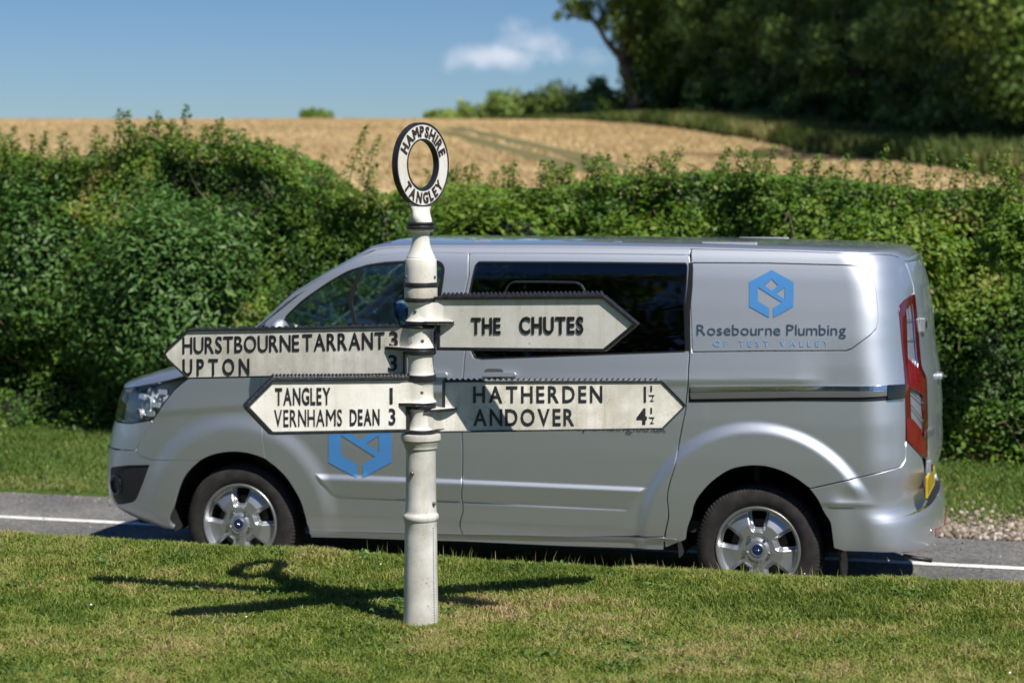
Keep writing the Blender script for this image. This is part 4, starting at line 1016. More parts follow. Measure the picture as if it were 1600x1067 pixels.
panel('sliding_door', sd, M_paint, van, holes=[ws], step=(.015, .011))
panel('window_seal', inset(ws, -.001), M_rubber, van, holes=[inset(ws, .009)], off=-.0015, gap=0, step=(.5, .5), flange=.012)
panel('side_window', inset(ws, .005), M_priv, van, off=-.005, gap=0, flange=0, step=(.06, .05))
fr_ = rounded(tr([(787, 470), (790, 453), (795, 443.5), (803.5, 440), (850, 440), (900.6, 441), (909, 445.5), (914, 455), (914, 530), (906, 545), (800, 547), (788, 535)]), .01, 2)
panel('vent_window_frame', fr_, M_rubber, van, holes=[inset(fr_, .006)], off=.001, gap=0, flange=.004, step=(.5, .5))
panel('vent_window_edge', inset(fr_, -.004), M_satin, van, holes=[inset(fr_, -.001)], off=-.003, gap=0, flange=0, step=(.5, .5))
# cantrail above the doors and A-pillar
gp = tr(FD_TOP)[::-1]
can = tr([(413.5, 503)]) + gp[1:] + tr([(733, 395.4), (850, 395.3), (960, 396.2), (1077, 397.6)]); aC = can[-1][0]
can = can + [(a, z) for a, z in top_between(aC, can[0][0] + .0, .05)]
panel('roof_rail', can, M_paint, van, gap=.001, flange=.012)
# rear quarter
aQ0 = inv(1078.5, 398)[0]
DL = [(1398, 399), (1405, 400.5), (1411, 404), (1420, 424), (1427, 447), (1428, 458)]
LAMP = [(1428, 459), (1413, 469), (1405.5, 477.5), (1404, 487), (1408.5, 534), (1412, 569), (1414, 618.6), (1415, 660), (1416, 686.6), (1440, 714.5), (1448.5, 715.5), (1449, 679), (1448.6, 626), (1447.5, 590), (1440, 574), (1435.4, 524.8), (1432.5, 492), (1429.5, 462)]
lampT = tr(LAMP)
dlT = tr(DL)
rq = top_between(aQ0, dlT[1][0] - .02, .05) + dlT[2:] + tr([(x - .0, y) for x, y in LAMP[1:8]]) + tr([(1415, 688), (1414.5, 718), (1408, 728), (1385, 734.5), (1336, 746), (1266, 762.5)]) + ARCH_R[::-1][1:] + tr([(1039.5, 855), (1039.5, 838), (1044, 790), (1051.5, 740), (1061.5, 692.5), (1072, 640), (1075.8, 600), (1077.8, 560), (1078.3, 480)])
BLK = tr([(1083, 412), (1200, 412.6), (1340, 416.3), (1352, 419), (1361, 427), (1365.5, 438), (1370, 470), (1372, 500), (1369, 512), (1360, 522), (1331, 543), (1322, 546.5), (1200, 547), (1083, 548.5)])
panel('rear_side_panel', rq, M_paint, van, holes=[inset(BLK, -.009)], step=(.016, .012))
panel('window_blank', BLK, M_paint, van, gap=0, off=.0, flange=.012)
panel('panel_seal', inset(BLK, -.0088), M_rubber, van, off=-.004, gap=0, holes=[inset(BLK, .004)], step=(.5, .5), flange=0)
panel('door_edge_trim', tr([(1071, 548), (1076, 411), (1082.5, 411.5), (1078.5, 548)]), M_rubber, van, off=.002, gap=0, flange=.01)
# sill
panel('sill', tr([(484.5, 832.3), (600, 834.3), (724, 838.3), (800, 839), (900, 840), (1037.8, 840), (1036, 858), (1070, 860), (1020, 857.5), (880, 852), (724, 845), (600, 841.5), (487, 838.5)][:7] + [(1020, 857.5), (880, 852), (724, 845), (600, 841.5), (487, 838.5)]), M_paint, van, gap=.0)
panel('sill_highlight', tr([(484, 829.6), (600, 831.6), (722, 834.2), (880, 837.6), (1037, 841), (1055, 842.6), (1060, 844.5), (1037, 844.0), (880, 840.6), (722, 837.0), (600, 834.6), (484, 832.4)]), M_satin, van, off=.006, gap=0, flange=.012, step=(.1, .05))  # metal strip standing in for the bright highlight along the sill
# rear bumper
aST = inv(1444, 770)[0]
RB = tr([(1303, 856), (1320, 861), (1360, 862.3), (1400, 862.5), (1430, 861)]); zrb = RB[-1][1]
sh_z = .60
rb = ARCH_R2 + RB + [(ATOT - .7, zrb), (ATOT, zrb)] + [(ATOT, .52), (ATOT - .75, .52)] + tr([(1452, 795), (1444, 806)])[:0] + [(aST + .02, .535), (aST, .60)] + tr([(1443.5, 740), (1441, 716), (1416.3, 689), (1415.5, 719), (1409, 729), (1386, 735.7), (1337, 747.3), (1267, 763.8)])
panel('rear_bumper', rb, M_paint, van, step=(.016, .012))
# reflector and sensor
panel('bumper_reflector', tr([(1461, 826.5), (1470.5, 823), (1470.5, 833), (1461.5, 837.5)]), M_red, van, off=.004, gap=0, flange=.006)
for far in (False, True):
    P, N_ = at_side(1455, 830, 0, far); mb = MB(); mb.lathe([(.014, -.01), (.014, .003), (.010, .004), (0.0005, .004)], 16, Matrix.Translation(P) @ N_.to_track_quat('Z', 'Y').to_matrix().to_4x4(), cap=False); mb.build('parking_sensor', M_satin, van, smooth=True)
# tail lamp
lo = rounded(lampT, .008, 2)
RIN = rounded(tr([(1426, 470), (1413.5, 480), (1416, 540), (1420, 610), (1421.5, 650), (1422, 662), (1444, 690), (1445, 679), (1444, 640), (1443, 597), (1436, 580), (1431, 520)]), .008, 2); RIN = inset(RIN, .009)
panel('tail_lamp', lo, M_reddark, van, holes=[RIN], off=.003, gap=.002, flange=.03)
panel('lower_lens', tr([(1416.5, 654), (1423, 653), (1445, 680), (1446.5, 712), (1440, 711.5), (1418, 686)]), M_red, van, off=.0045, gap=0, flange=.004)
panel('clear_lens', RIN, M_clear, van, off=.002, gap=0, flange=0)
panel('lamp_bowl', inset(RIN, -.004), simple('lamp bowl', (.46, .48, .52), .35, .5, bump=.3, bscale=40), van, off=-.012, gap=0, flange=0)
panel('upper_lens', tr([(1418, 560), (1436, 578), (1444, 596), (1445.6, 622), (1437, 612), (1419.5, 604)]), M_red, van, off=.0035, gap=0, flange=.01)
mb = MB()
for m in (1, -1):
    for (c0, c1) in [((1418, 482), (1427, 568)), ((1421.5, 477), (1431, 572)), ((1424.5, 474), (1434.5, 577))]:
        A_, B_ = inv(*c0), inv(*c1); pts = []
        for t in np.linspace(0, 1, 8):
            a_, z_ = A_[0] * (1 - t) + B_[0] * t, A_[1] * (1 - t) + B_[1] * t; p = sig3(a_, z_) + sig_n(a_, z_) * .001; pts.append((p[0], p[1] * m, p[2]))
        mb.tube(pts, .0022, 6)
    for (c0, c1) in [((1423, 612), (1443, 630)), ((1423, 632), (1443.5, 658)), ((1423.5, 603), (1442, 616)), ((1418, 500), (1431, 500)), ((1420, 530), (1433, 530))]:
        A_, B_ = inv(*c0), inv(*c1); pts = []
        for t in np.linspace(0, 1, 6):
            a_, z_ = A_[0] * (1 - t) + B_[0] * t, A_[1] * (1 - t) + B_[1] * t; p = sig3(a_, z_) + sig_n(a_, z_) * -.002; pts.append((p[0], p[1] * m, p[2]))
        mb.tube(pts, .003, 6)
mb.build('lamp_rib', M_chrome, van, smooth=True)
# rear doors
aE = [p[0] for p in dlT]
rd = [(dlT[1][0] + .008, float(ztop(dlT[1][0])))] + [(a + .008, z) for a, z in dlT[2:]] + [(p[0] + .004, p[1]) for p in tr(LAMP[::-1][:-7][:7])] + [(aST + .01, .63), (aST + .05, .60), (ATOT - .004, .60)] + top_between(ATOT - .004, dlT[1][0] + .05, .06)
rwin = rounded([(ATOT - .08, 1.66), (ATOT - .08, 1.22), (ATOT - .36, 1.20), (ATOT - .36, 1.64)], .04, 3)
panel('rear_door', rd, M_paint, van)
pl_ = [(ATOT - .80, .865), (ATOT - .30, .865), (ATOT - .30, .755), (ATOT - .80, .755)]
for (x0, y0, x1, y1) in [(1434.5, 496, 1447.5, 519), (1446, 717, 1454, 741)]:
    for far in (False, True):
        P, N_ = at_side((x0 + x1) / 2 - 1.5, (y0 + y1) / 2, .012 if not far else -.012, far); M_ = Matrix.Translation(P) @ N_.to_track_quat('Z', 'Y').to_matrix().to_4x4()
        hh = (y1 - y0) / 305; mb = MB(); mb.box((0, 0, 0), (.085 if y0 < 600 else .055, hh, .026), Matrix.Translation(P) @ Matrix(((0, N_.x, 0, 0), (0, 0, 0, 0), (0, 0, 0, 0), (0, 0, 0, 1))) if False else Matrix.Translation(P) @ Matrix.Rotation(math.atan2(N_.y, N_.x), 4, 'Z') @ Matrix(((0, 0, 1, 0), (1, 0, 0, 0), (0, 1, 0, 0), (0, 0, 0, 1))))
        hg = mb.build('hinge', M_paint, van, bevel=.005)
        mb = MB(); mb.box((0, 0, 0), (.02, hh * .45, .012), Matrix.Translation(P + N_ * .012) @ Matrix.Rotation(math.atan2(N_.y, N_.x), 4, 'Z') @ Matrix(((0, 0, 1, 0), (1, 0, 0, 0), (0, 1, 0, 0), (0, 0, 0, 1)))); mb.build('hinge_slot', M_black, van)
# plate and badges on the tail (near door only for the plate)
def tailpt(y, z, off=0): 
    a_ = ATOT - AR * (2 / np.pi) * np.arctan2(1, 1) * 0; lo_, hi_ = ATOT - AR, ATOT
    for _ in range(40):
        m_ = (lo_ + hi_) / 2; yy = sigma(m_, z)[1]
        if yy < y: lo_ = m_
        else: hi_ = m_
    P = sig3(m_, z) + sig_n(m_, z) * off; return P, m_
pm = MB(); A0 = tailpt(-.60, .70)[1]; A1 = tailpt(-.10, .70)[1]
xp = float(max(tailpt(-.4, z_)[0][0] for z_ in (.60, .65, .71))) + .004; pmb = MB(); pmb.box((xp, -.45, .655), (.012, .52, .112)); pmb.build('number_plate', M_yellow, van, bevel=.003)
mb = MB()
for k in range(7):
    mb.box((xp + .0064, -.56 + k * .062 + (.025 if k > 3 else 0) - .13, .655), (.0006, .014, .072))
mb.build('plate_lettering', M_rubber, van)
P, _ = tailpt(-.55, .93, .012); mb = MB()
for k in range(6): Pk, _ = tailpt(-.62 + k * .05, .925, .012); mb.box(tuple(Pk), (.006, .030, .026 if k % 2 else .030))
mb.build('tail_badge', M_satin, van, bevel=.002)
mb = MB(); P, _ = tailpt(-.02, 1.18, .012); mb.box(tuple(P), (.035, .12, .035)); mb.build('door_handle', M_paint, van, bevel=.012)
P, _ = tailpt(-.5, .58, 0); mb = MB()
mb.tube([(4.66, -.74, .30), (4.74, -.72, .285), (4.80, -.69, .275)], .012, 8); mb.build('towing_eye', M_black, van, smooth=True)
# bumper step pad
sp = []
for a_ in np.linspace(aST - .03, ATOT, 18): P = sig3(a_, .53); P2 = sig3(a_, .61); sp.append((P, P2))
vs = []; fs = []
for m in (1, -1):
    b = len(vs)
    for P, P2 in sp: vs += [(P[0] + .004, P[1] * m * 1.004, .522), (P[0] - .004, P[1] * m * .99, .538), (P[0] - .11, P[1] * m * .93, .542), (P[0] - .112, P[1] * m * .93, .68)]
    for i in range(len(sp) - 1):
        for k in range(3):
            q_ = (b + i * 4 + k, b + i * 4 + k + 1, b + i * 4 + k + 5, b + i * 4 + k + 4); fs.append(q_ if m == 1 else q_[::-1])
mesh_obj('bumper_step', vs, fs, M_black, van)

# --- upper shell: bonnet, windscreen, roof, made from the shoulder line inwards
def h_top(s): return np.interp(s, [0, .12, .35, .6, .95, 1.25, 1.6, 1.9, 2.2, 4.4, 4.7], [.03, .06, .085, .10, .105, .095, .07, .05, .038, .038, .03])
def tsurf(a, b):
    """b in [-1,1] across the vehicle"""
    P = sig3(a, ztop(a)); bt = b * np.pi / 2; m = 2.6
    cy = np.abs(np.sin(bt)) ** 1.0; hz = np.abs(np.cos(bt)) ** (2 / m)
    return np.stack([P[..., 0], P[..., 1] * -np.sin(bt) * -1 * -1, P[..., 2] + h_top(P[..., 0]) * hz], -1)
def tpanel(name, a0f, a1f, b0, b1, mat, na=24, nb=40, off=0.0, mirror=False):
    B = np.linspace(b0, b1, nb); V = []
    for t in np.linspace(0, 1, na):
        a = a0f(B) * (1 - t) + a1f(B) * t; V.append(tsurf(a, B))
    V = np.array(V); Nn = np.cross(np.gradient(V, axis=0), np.gradient(V, axis=1)); Nn /= np.maximum(np.linalg.norm(Nn, axis=-1), 1e-9)[..., None]; Nn *= np.sign(Nn[..., 2:3] + 1e-9)
    V = V + Nn * off
    i = np.arange(na - 1)[:, None] * nb + np.arange(nb - 1)[None]; f = np.stack([i, i + 1, i + nb + 1, i + nb], -1).reshape(-1, 4)
    fn = np.cross(V[0, 1] - V[0, 0], V[1, 0] - V[0, 0]); 
    if fn[2] < 0: f = f[:, ::-1]
    return mesh_obj(name, V.reshape(-1, 3), np.ascontiguousarray(f), mat, van)
aB1 = inv(391, 526)[0]; aW1 = inv(573, 393)[0]
cow = lambda b: aB1 + .06 - .30 * np.cos(b * np.pi / 2) ** .7
hdr = lambda b: aW1 + .18 - .12 * np.cos(b * np.pi / 2)
c0 = lambda v: (lambda b: b * 0 + v)
tpanel('bonnet', c0(.002), lambda b: cow(b) - .05, -1, 1, M_paint, 40, 60)
tpanel('scuttle', lambda b: cow(b) - .055, cow, -1, 1, M_black, 4, 40, off=-.006)
tpanel('windscreen', cow, hdr, -.74, .74, M_glass, 30, 40, off=-.003)
tpanel('windscreen_pillar', cow, hdr, -1, -.74, M_paint, 30, 14)
tpanel('windscreen_pillar', cow, hdr, .74, 1, M_paint, 30, 14)
M_trim = simple('pale pillar trim', (.55, .54, .50), .7)
for s0, s1 in ((-.90, -.70), (.70, .90)): tpanel('pillar_trim', cow, lambda b: hdr(b) - .02, s0, s1, M_trim, 24, 8, off=-.035)
tpanel('roof', hdr, c0(ATOT - .002), -1, 1, M_paint, 90, 50)
# roof gutter details: rear cap, little lugs, aerial
mb = MB()
for s_, l_ in [(2.32, .10), (3.1, .05), (3.72, .30)]:
    for m in (-1, 1): mb.box((s_, m * .60, float(ztop(3.5)) + .024), (l_, .03, .012))
mb.build('roof_lug', M_paint, van, bevel=.004)
mb = MB(); P = inv(573, 388); aP = sig3(P[0], float(ztop(P[0])))
mb.tube([(aP[0] + .02, -.36, aP[2] + .045), (aP[0] + .25, -.36, aP[2] + .215), (aP[0] + .50, -.36, aP[2] + .37)], [.006, .0035, .002], 6); mb.box((aP[0] + .0, -.36, aP[2] + .045), (.07, .03, .03))
mb.build('aerial', M_black, van, bevel=.004)
# --- slide rail
panel('slide_rail_channel', tr([(1077, 604.5), (1240, 603), (1412, 601), (1412, 622), (1240, 626.5), (1076, 628.5)]), M_black, van, off=.0015, gap=0, flange=.004)
panel('slide_rail', tr([(1079, 605), (1240, 603.2), (1396, 601.5), (1396, 607.5), (1240, 609.5), (1080, 612)]), M_chrome, van, off=.010, gap=0, flange=.008)
panel('slide_rail_insert', tr([(1079, 613.5), (1240, 611.5), (1396, 609), (1396, 617), (1240, 620.5), (1080, 623)]), simple('rail grease grey', (.22, .22, .22), .4, .6), van, off=.009, gap=0, flange=.008)
panel('slide_rail_cap', rounded(tr([(1385, 602), (1411.5, 600.8), (1411.5, 621.5), (1385, 623)]), .01, 2), M_gloss, van, off=.016, gap=0, flange=.016)
# --- door handles
def handle(x0, y0, x1, y1, cup=None):
    if cup:
        panel('painted_recess', rounded(tr([(cup[0], cup[1]), (cup[2], cup[1]), (cup[2], cup[3]), (cup[0], cup[3])]), .03, 3), simple('painted recess shade', (.10, .105, .11), .5, .5), van, off=.0012, gap=0, flange=0)  # flat patch, the cup's shade is put into its colour
    panel('door_handle', rounded(tr([(x0, y0), (x1, y0 - .4), (x1, y1 - .4), (x0, y1)]), .012, 3), M_paint, van, off=.028, gap=0, flange=.022, step=(.03, .01))
handle(757, 583, 807, 589, (756, 576, 787, 592))
handle(648, 583, 700, 590, (648, 576, 680, 592))
# --- logo and lettering on the side
def on_side(poly2d, mat, name, holes=(), off=.0030, parent=van):
    return panel(name, tr(poly2d), mat, parent, holes=[tr(h) for h in holes], off=off, gap=0, flange=0, mirror=False, step=(.04, .02), dens=.02)
def logo(cx, cy, sc):
    f = lambda x, y: (cx + (x - 647) / 4.444 * sc, cy + (y - 352) / 4.444 * sc)
    outer = [(648, 186), (799, 270), (799, 440), (659, 517), (659, 452), (713, 413), (605, 345), (598, 340), (553, 311), (553, 404), (631, 450), (631, 517), (492, 440), (492, 270)]
    o2 = [f(*p) for p in outer]
    # left body with diagonal, the right part closes over the bud shapes
    L1 = [(648, 186), (799, 270), (799, 440), (659, 517), (659, 452), (720, 412), (553, 306), (553, 404), (631, 450), (631, 517), (492, 440), (492, 270)]
    h1 = [(648, 249), (694, 295), (648, 331), (598, 295)]; h2 = [(738, 308), (738, 390), (677, 348)]
    on_side([f(*p) for p in L1], M_blue, 'hexagon_logo', holes=[[f(*p) for p in h1], [f(*p) for p in h2]])
logo(1060 + 647 / 4.444, 380 + 352 / 4.444, 1.0)
logo(563, 694, 1.42)
FONT = None
def glyph(ch, offset=0.0, res=3):
    cu = bpy.data.curves.new('g', 'FONT'); cu.body = ch; cu.size = 1; cu.offset = offset; cu.resolution_u = res; cu.fill_mode = 'FRONT'
    ob = bpy.data.objects.new('g', cu); C.objects.link(ob); bpy.context.view_layer.update()
    me = bpy.data.meshes.new_from_object(ob.evaluated_get(bpy.context.evaluated_depsgraph_get()))
    v = np.array([x.co[:2] for x in me.vertices]); f = [tuple(p.vertices) for p in me.polygons]
    C.objects.unlink(ob); bpy.data.objects.remove(ob); bpy.data.curves.remove(cu); bpy.data.meshes.remove(me)
    return v, f
_gc = {}
def gl(ch, offset=0.0):
    if ch == 'M':       # drawn as one clean outline
        w = .10 + 2 * offset; Hh = .69; Wd = .70; t = w * 1.55; yv = .20
        return np.array([(0, 0), (w, 0), (w, Hh - t), (Wd / 2, yv), (Wd - w, Hh - t), (Wd - w, 0), (Wd, 0), (Wd, Hh), (Wd - w, Hh), (Wd / 2, yv + t), (w, Hh), (0, Hh)]), [(0, 1, 2, 10, 11), (2, 3, 9, 10), (3, 4, 8, 9), (4, 5, 6, 7, 8)]
    if (ch, offset) not in _gc: _gc[(ch, offset)] = glyph(ch, offset)
    return _gc[(ch, offset)]
def text_line(text, x0, x1, ybase_l, ybase_r, height, mat, name, gap=.09, space=.3, offset=0.0, cap='H'):
    hcap = gl(cap, offset)[0][:, 1].max(); cur = 0; items = []
    for ch in text:
        if ch == ' ': cur += space; continue
        v, f = gl(ch, offset); w0 = v[:, 0].min(); items.append((v - [w0, 0], f, cur)); cur += v[:, 0].max() - w0 + gap
    W = cur - gap; V = []; F = []
    for v, f, c_ in items:
        b = len(V)
        for x, y in v:
            t = (x + c_) / W; px = x0 + (x1 - x0) * t; py = ybase_l + (ybase_r - ybase_l) * t - y / hcap * height; V.append((px, py))
        F += [tuple(i + b for i in ff) for ff in f]
    # solve a coarse lattice of the line onto the body side, then interpolate
    V = np.array(V); xs = np.linspace(V[:, 0].min(), V[:, 0].max(), 7); ys = np.linspace(V[:, 1].min(), V[:, 1].max(), 3)
    G = np.array([[inv(x, y) for x in xs] for y in ys])
    def ip(P):
        i = np.clip(np.searchsorted(xs, P[:, 0]) - 1, 0, 5); j = np.clip(np.searchsorted(ys, P[:, 1]) - 1, 0, 1)
        u = ((P[:, 0] - xs[i]) / (xs[i + 1] - xs[i]))[:, None]; v = ((P[:, 1] - ys[j]) / (ys[j + 1] - ys[j]))[:, None]
        return (G[j, i] * (1 - u) + G[j, i + 1] * u) * (1 - v) + (G[j + 1, i] * (1 - u) + G[j + 1, i + 1] * u) * v
    AZ = ip(V); P = sig3(AZ[:, 0], AZ[:, 1]) + sig_n(AZ[:, 0], AZ[:, 1]) * .0037
    mesh_obj(name, P, F, mat, van, smooth=False)
text_line('Rosebourne Plumbing', 1088.8, 1322, 523.6, 523.6, 16.4, M_navy, 'lettering', gap=.085, space=.26, cap='R')
text_line('OF TEST VALLEY', 1115, 1295.5, 541, 541, 9.4, M_paleb, 'lettering', gap=.42, space=.75, cap='O')
text_line('rosebourneplumbing.co.uk', 805, 1041, 668.5, 675, 14.5, M_navy, 'lettering', gap=.08, cap='b')

# --- mirrors
for m in (-1, 1):
    zt_ = EYE - (494 - HOR) / 277.; s_ = .80
    aM, _z0 = inv(428, 520); s_ = float(sigma(aM, _z0)[0]) + .10
    prof = [(0, 0, 0), (.03, .0, .02)]
    mb = MB(); cx_, cy_, cz_ = s_ - .03, m * 1.035, zt_ - .155
    ring = []
    for k, (zz, sx, sy) in enumerate([(-.06, .02, .05), (-.055, .045, .075), (-.03, .055, .085), (.03, .058, .085), (.10, .05, .075), (.135, .03, .05), (.148, .012, .025)]):
        for j in range(20):
            t = j * math.pi / 10; c_, s2 = math.cos(t), math.sin(t)
            ring.append((cx_ + sx * math.copysign(abs(c_) ** .7, c_), cy_ + sy * math.copysign(abs(s2) ** .6, s2), cz_ + zz))
    fs = [(r * 20 + j, r * 20 + (j + 1) % 20, (r + 1) * 20 + (j + 1) % 20, (r + 1) * 20 + j) for r in range(6) for j in range(20)] + [tuple(range(20))[::-1], tuple(range(120, 140))]
    mr = mesh_obj('door_mirror', ring, fs, M_paint, van)
    mb = MB(); mb.box((cx_ + .056, cy_, cz_ + .04), (.012, .13, .13)); mb.build('mirror_glass', M_chrome, mr, bevel=.01)
    mb = MB(); mb.box((cx_ + .01, m * .955, cz_ - .03), (.06, .12, .04)); mb.build('mirror_arm', M_black, mr, bevel=.008)

# --- wheels
def tread_mat():
    m, t, b = new_mat('dusty tyre rubber'); pset(b, col=(.03, .028, .027), rough=.85, spec=.3)
    tc = t.nodes.new('ShaderNodeTexCoord'); n = t.nodes.new('ShaderNodeTexNoise'); n.inputs['Scale'].default_value = 14; n.inputs['Detail'].default_value = 8
    t.links.new(tc.outputs['Object'], n.inputs['Vector']); r = t.nodes.new('ShaderNodeValToRGB'); r.color_ramp.elements[0].position = .35; r.color_ramp.elements[0].color = (.017, .0165, .017, 1); r.color_ramp.elements[1].position = .75; r.color_ramp.elements[1].color = (.045, .039, .035, 1)
    t.links.new(n.outputs[0], r.inputs[0]); t.links.new(r.outputs[0], b.inputs['Base Color']); return m
M_tyre = tread_mat()
M_rim = simple('silver alloy', (.50, .51, .53), .36, .82, coat=.3, coatr=.12)
M_brake = simple('brake disc', (.09, .085, .08), .5, .8)
M_cap = simple('blue wheel badge', (.006, .022, .085), .3, coat=.8)
RT = .334
def wheel(cs, far):
    cy = TR_W if far else -TR_W
    root = empty('wheel', (cs, cy, RT)); root.parent = van
    if far: root.rotation_euler = (0, 0, math.pi)
    X90 = Matrix.Rotation(math.radians(90), 4, 'X')   # lathe axis z -> -y (outwards)
    # tyre: section (radius, depth inwards positive)
    sec = [(.205, .205), (.24, .215), (.29, .213), (.318, .20), (.328, .190), (RT, .172), (RT + .001, .11), (RT, .045), (.329, .026), (.319, .012), (.300, .002), (.275, -.004), (.250, -.002), (.232, .004), (.222, .012), (.214, .02)]
    n = 288; vs = []; fs = []
    for k, (r, d) in enumerate(sec):
        for j in range(n):
            rr = r; dd = d; blk = (j % 3) == 0
            if .315 < r: 
                if blk: rr -= .003 if k not in (5, 6, 7) else .005
            if 0.31 < r < .33 and d < .03 and blk: dd += .002
            a = 2 * math.pi * j / n; vs.append((rr * math.cos(a), dd, rr * math.sin(a)))
    m = len(sec)
    for k in range(m - 1):
        for j in range(n): q_ = (j + 1) % n; fs.append((k * n + j, k * n + q_, (k + 1) * n + q_, (k + 1) * n + j))
    ty = mesh_obj('tyre', vs, fs, M_tyre, root); ty.data.set_sharp_from_angle(angle=math.radians(28))
    mb = MB(); M_ = Matrix.Rotation(math.radians(90), 4, 'X')
    mb.lathe([(.2, -.19), (.205, -.10), (.198, -.03), (.205, -.012), (.212, .001), (.2205, .0025), (.224, -.001), (.2235, -.012), (.217, -.02)], 96, M_, cap=False)
    mb.build('rim', M_rim, root, auto=50)
    # spokes: dished disc with five windows
    R0 = .206; outer = [(R0 * math.cos(t), R0 * math.sin(t)) for t in np.linspace(0, 2 * math.pi, 90, endpoint=False)]
    holes = []
    for k in range(5):
        a0 = math.pi / 2 + k * 2 * math.pi / 5; u = np.array([math.cos(a0), math.sin(a0)]); v = np.array([-u[1], u[0]])
        hp = [(.108, -.024), (.108, .024), (.165, .040), (.192, .044), (.198, 0.0), (.192, -.044), (.165, -.040)]
        holes.append([tuple(x) for x in rounded([tuple(u * r + v * t) for r, t in hp], .010, 3)])
    def hfun(X, Y):
        r = np.hypot(X, Y); h = np.interp(r, [0, .045, .062, .085, .132, .19, .206], [.006, .006, -.004, -.004, -.006, -.030, -.020])
        ang = np.arctan2(Y, X) - math.pi / 2; sec_ = (ang + math.pi / 5) % (2 * math.pi / 5) - math.pi / 5     # 0 in middle of a window
        tang = np.abs(sec_) * r; hw = np.interp(r, [.095, .108, .165, .2], [.012, .024, .040, .045]); d = np.maximum(tang - hw, np.maximum(.103 - r, 0) * 1.2)
        h = h - .020 * (1 - sstep(.0, .017, d)) * sstep(.075, .10, r)
        return h
    def ws_(X, Y): return np.stack([X, -hfun(X, Y), Y], -1)
    def wn_(X, Y):
        e = .0012; gx = (hfun(X + e, Y) - hfun(X - e, Y)) / (2 * e); gy = (hfun(X, Y + e) - hfun(X, Y - e)) / (2 * e)
        nn = np.stack([-gx, -np.ones_like(gx), -gy], -1); return nn / np.linalg.norm(nn, axis=-1)[..., None]
    panel('spokes', outer, M_rim, root, holes=holes, gap=0, flange=.03, step=(.0055, .0055), mirror=False, surf=ws_, nrm=wn_, dens=.006)
    mb = MB(); mb.lathe([(.15, -.075), (.15, -.07), (.06, -.068), (.06, -.04)], 48, M_, cap=True); mb.build('brake_disc', M_brake, root, auto=30)
    mb = MB(); mb.lathe([(.20, -.17), (.19, -.14), (.001, -.14)], 40, M_, cap=False); mb.build('wheel_back', M_under_v, root)
    mb = MB(); mb.lathe([(.034, -.004), (.034, .012), (.031, .014), (.028, .0125), (.0005, .0125)], 32, M_, cap=False); mb.build('hub_ring', M_satin, root, auto=30)
    mb = MB(); mb.lathe([(.0275, .010), (.0272, .0145), (.02, .0162), (.0005, .0168)], 32, M_, cap=False); cp = mb.build('hub_cap', M_cap, root, auto=40)
    mb = MB(); M2 = M_ @ Matrix.Translation((0, 0, .0168))
    oval = [(math.cos(t) * .017, math.sin(t) * .0075) for t in np.linspace(0, 2 * math.pi, 24, endpoint=False)]; ovi = [(x * .88, y * .8) for x, y in oval]
    for i in range(24):
        j = (i + 1) % 24; mb.add([M2 @ Vector((*oval[i], 0)), M2 @ Vector((*oval[j], 0)), M2 @ Vector((*ovi[j], 0)), M2 @ Vector((*ovi[i], 0))], [(0, 1, 2, 3)])
    mb.tube([M2 @ Vector(p) for p in [(-.011, .001, 0), (-.007, .003, 0), (-.006, -.003, 0), (-.002, .001, 0), (.001, -.002, 0), (.004, .001, 0), (.008, -.002, 0), (.011, .002, 0)]], .0007, 5)
    mb.build('hub_emblem', M_satin, cp)
    for k in range(5):
        a0 = math.pi / 2 + (k + .5) * 2 * math.pi / 5; Mk = M_ @ Matrix.Translation((.066 * math.cos(a0), -.066 * math.sin(a0) * -1, 0))
        mb = MB(); mb.lathe([(.019, -.012), (.0185, -.002), (.0145, -.001), (.0145, -.012)], 20, Mk, cap=False)
        mb.lathe([(.0105, -.014), (.0105, .006), (.008, .010), (.0005, .0105)], 6, Mk, cap=False)
        mb.build('wheel_nut', M_satin, root)
    return root
for cs in (S_FW, S_RW):
    for far in (False, True): wheel(cs, far)
# wheel housings, underbody, mudflaps
for cs in (S_FW, S_RW):
    for m in (-1, 1):
        mb = MB(); n = 24; vs = []; fs = []
        for j in range(n + 1):
            t = math.radians(-12 + 204 * j / n); x, z = cs + .43 * math.cos(t), RT + .02 + .43 * math.sin(t); vs += [(x, m * .935, max(z, .20)), (x, m * .55, max(z, .20))]
        for j in range(n): fs.append((2 * j, 2 * j + 1, 2 * j + 3, 2 * j + 2))
        b = len(vs); vs += [(cs + .43 * math.cos(math.radians(-12 + 204 * j / n)), m * .551, max(.2, RT + .02 + .43 * math.sin(math.radians(-12 + 204 * j / n)))) for j in range(n + 1)]; fs.append(tuple(range(b, b + n + 1)))
        mesh_obj('wheel_housing', vs, fs, M_under_v, van, smooth=False)
mb = MB(); mb.box((4.45, 0, .60), (.34, 1.36, .34)); mb.box((.55, 0, .40), (.62, 1.36, .28)); mb.box((2.47, 0, .36), (2.05, 1.74, .14)); mb.box((4.40, 0, .46), (.4, 1.5, .10)); mb.box((.62, 0, .34), (.45, 1.45, .12)); mb.box((S_FW, 0, .36), (.95, 1.05, .2)); mb.box((S_RW, 0, .40), (.95, 1.05, .2))  # first two boxes are added inside tail and nose to block stray light
mb.tube([(S_RW, -.8, RT), (S_RW, .8, RT)], .05, 12); mb.tube([(S_FW, -.8, RT), (S_FW, .8, RT)], .04, 12); mb.tube([(2.0, .3, .22), (4.4, .35, .25)], .04, 10)
mb.build('underbody', M_under_v, van)
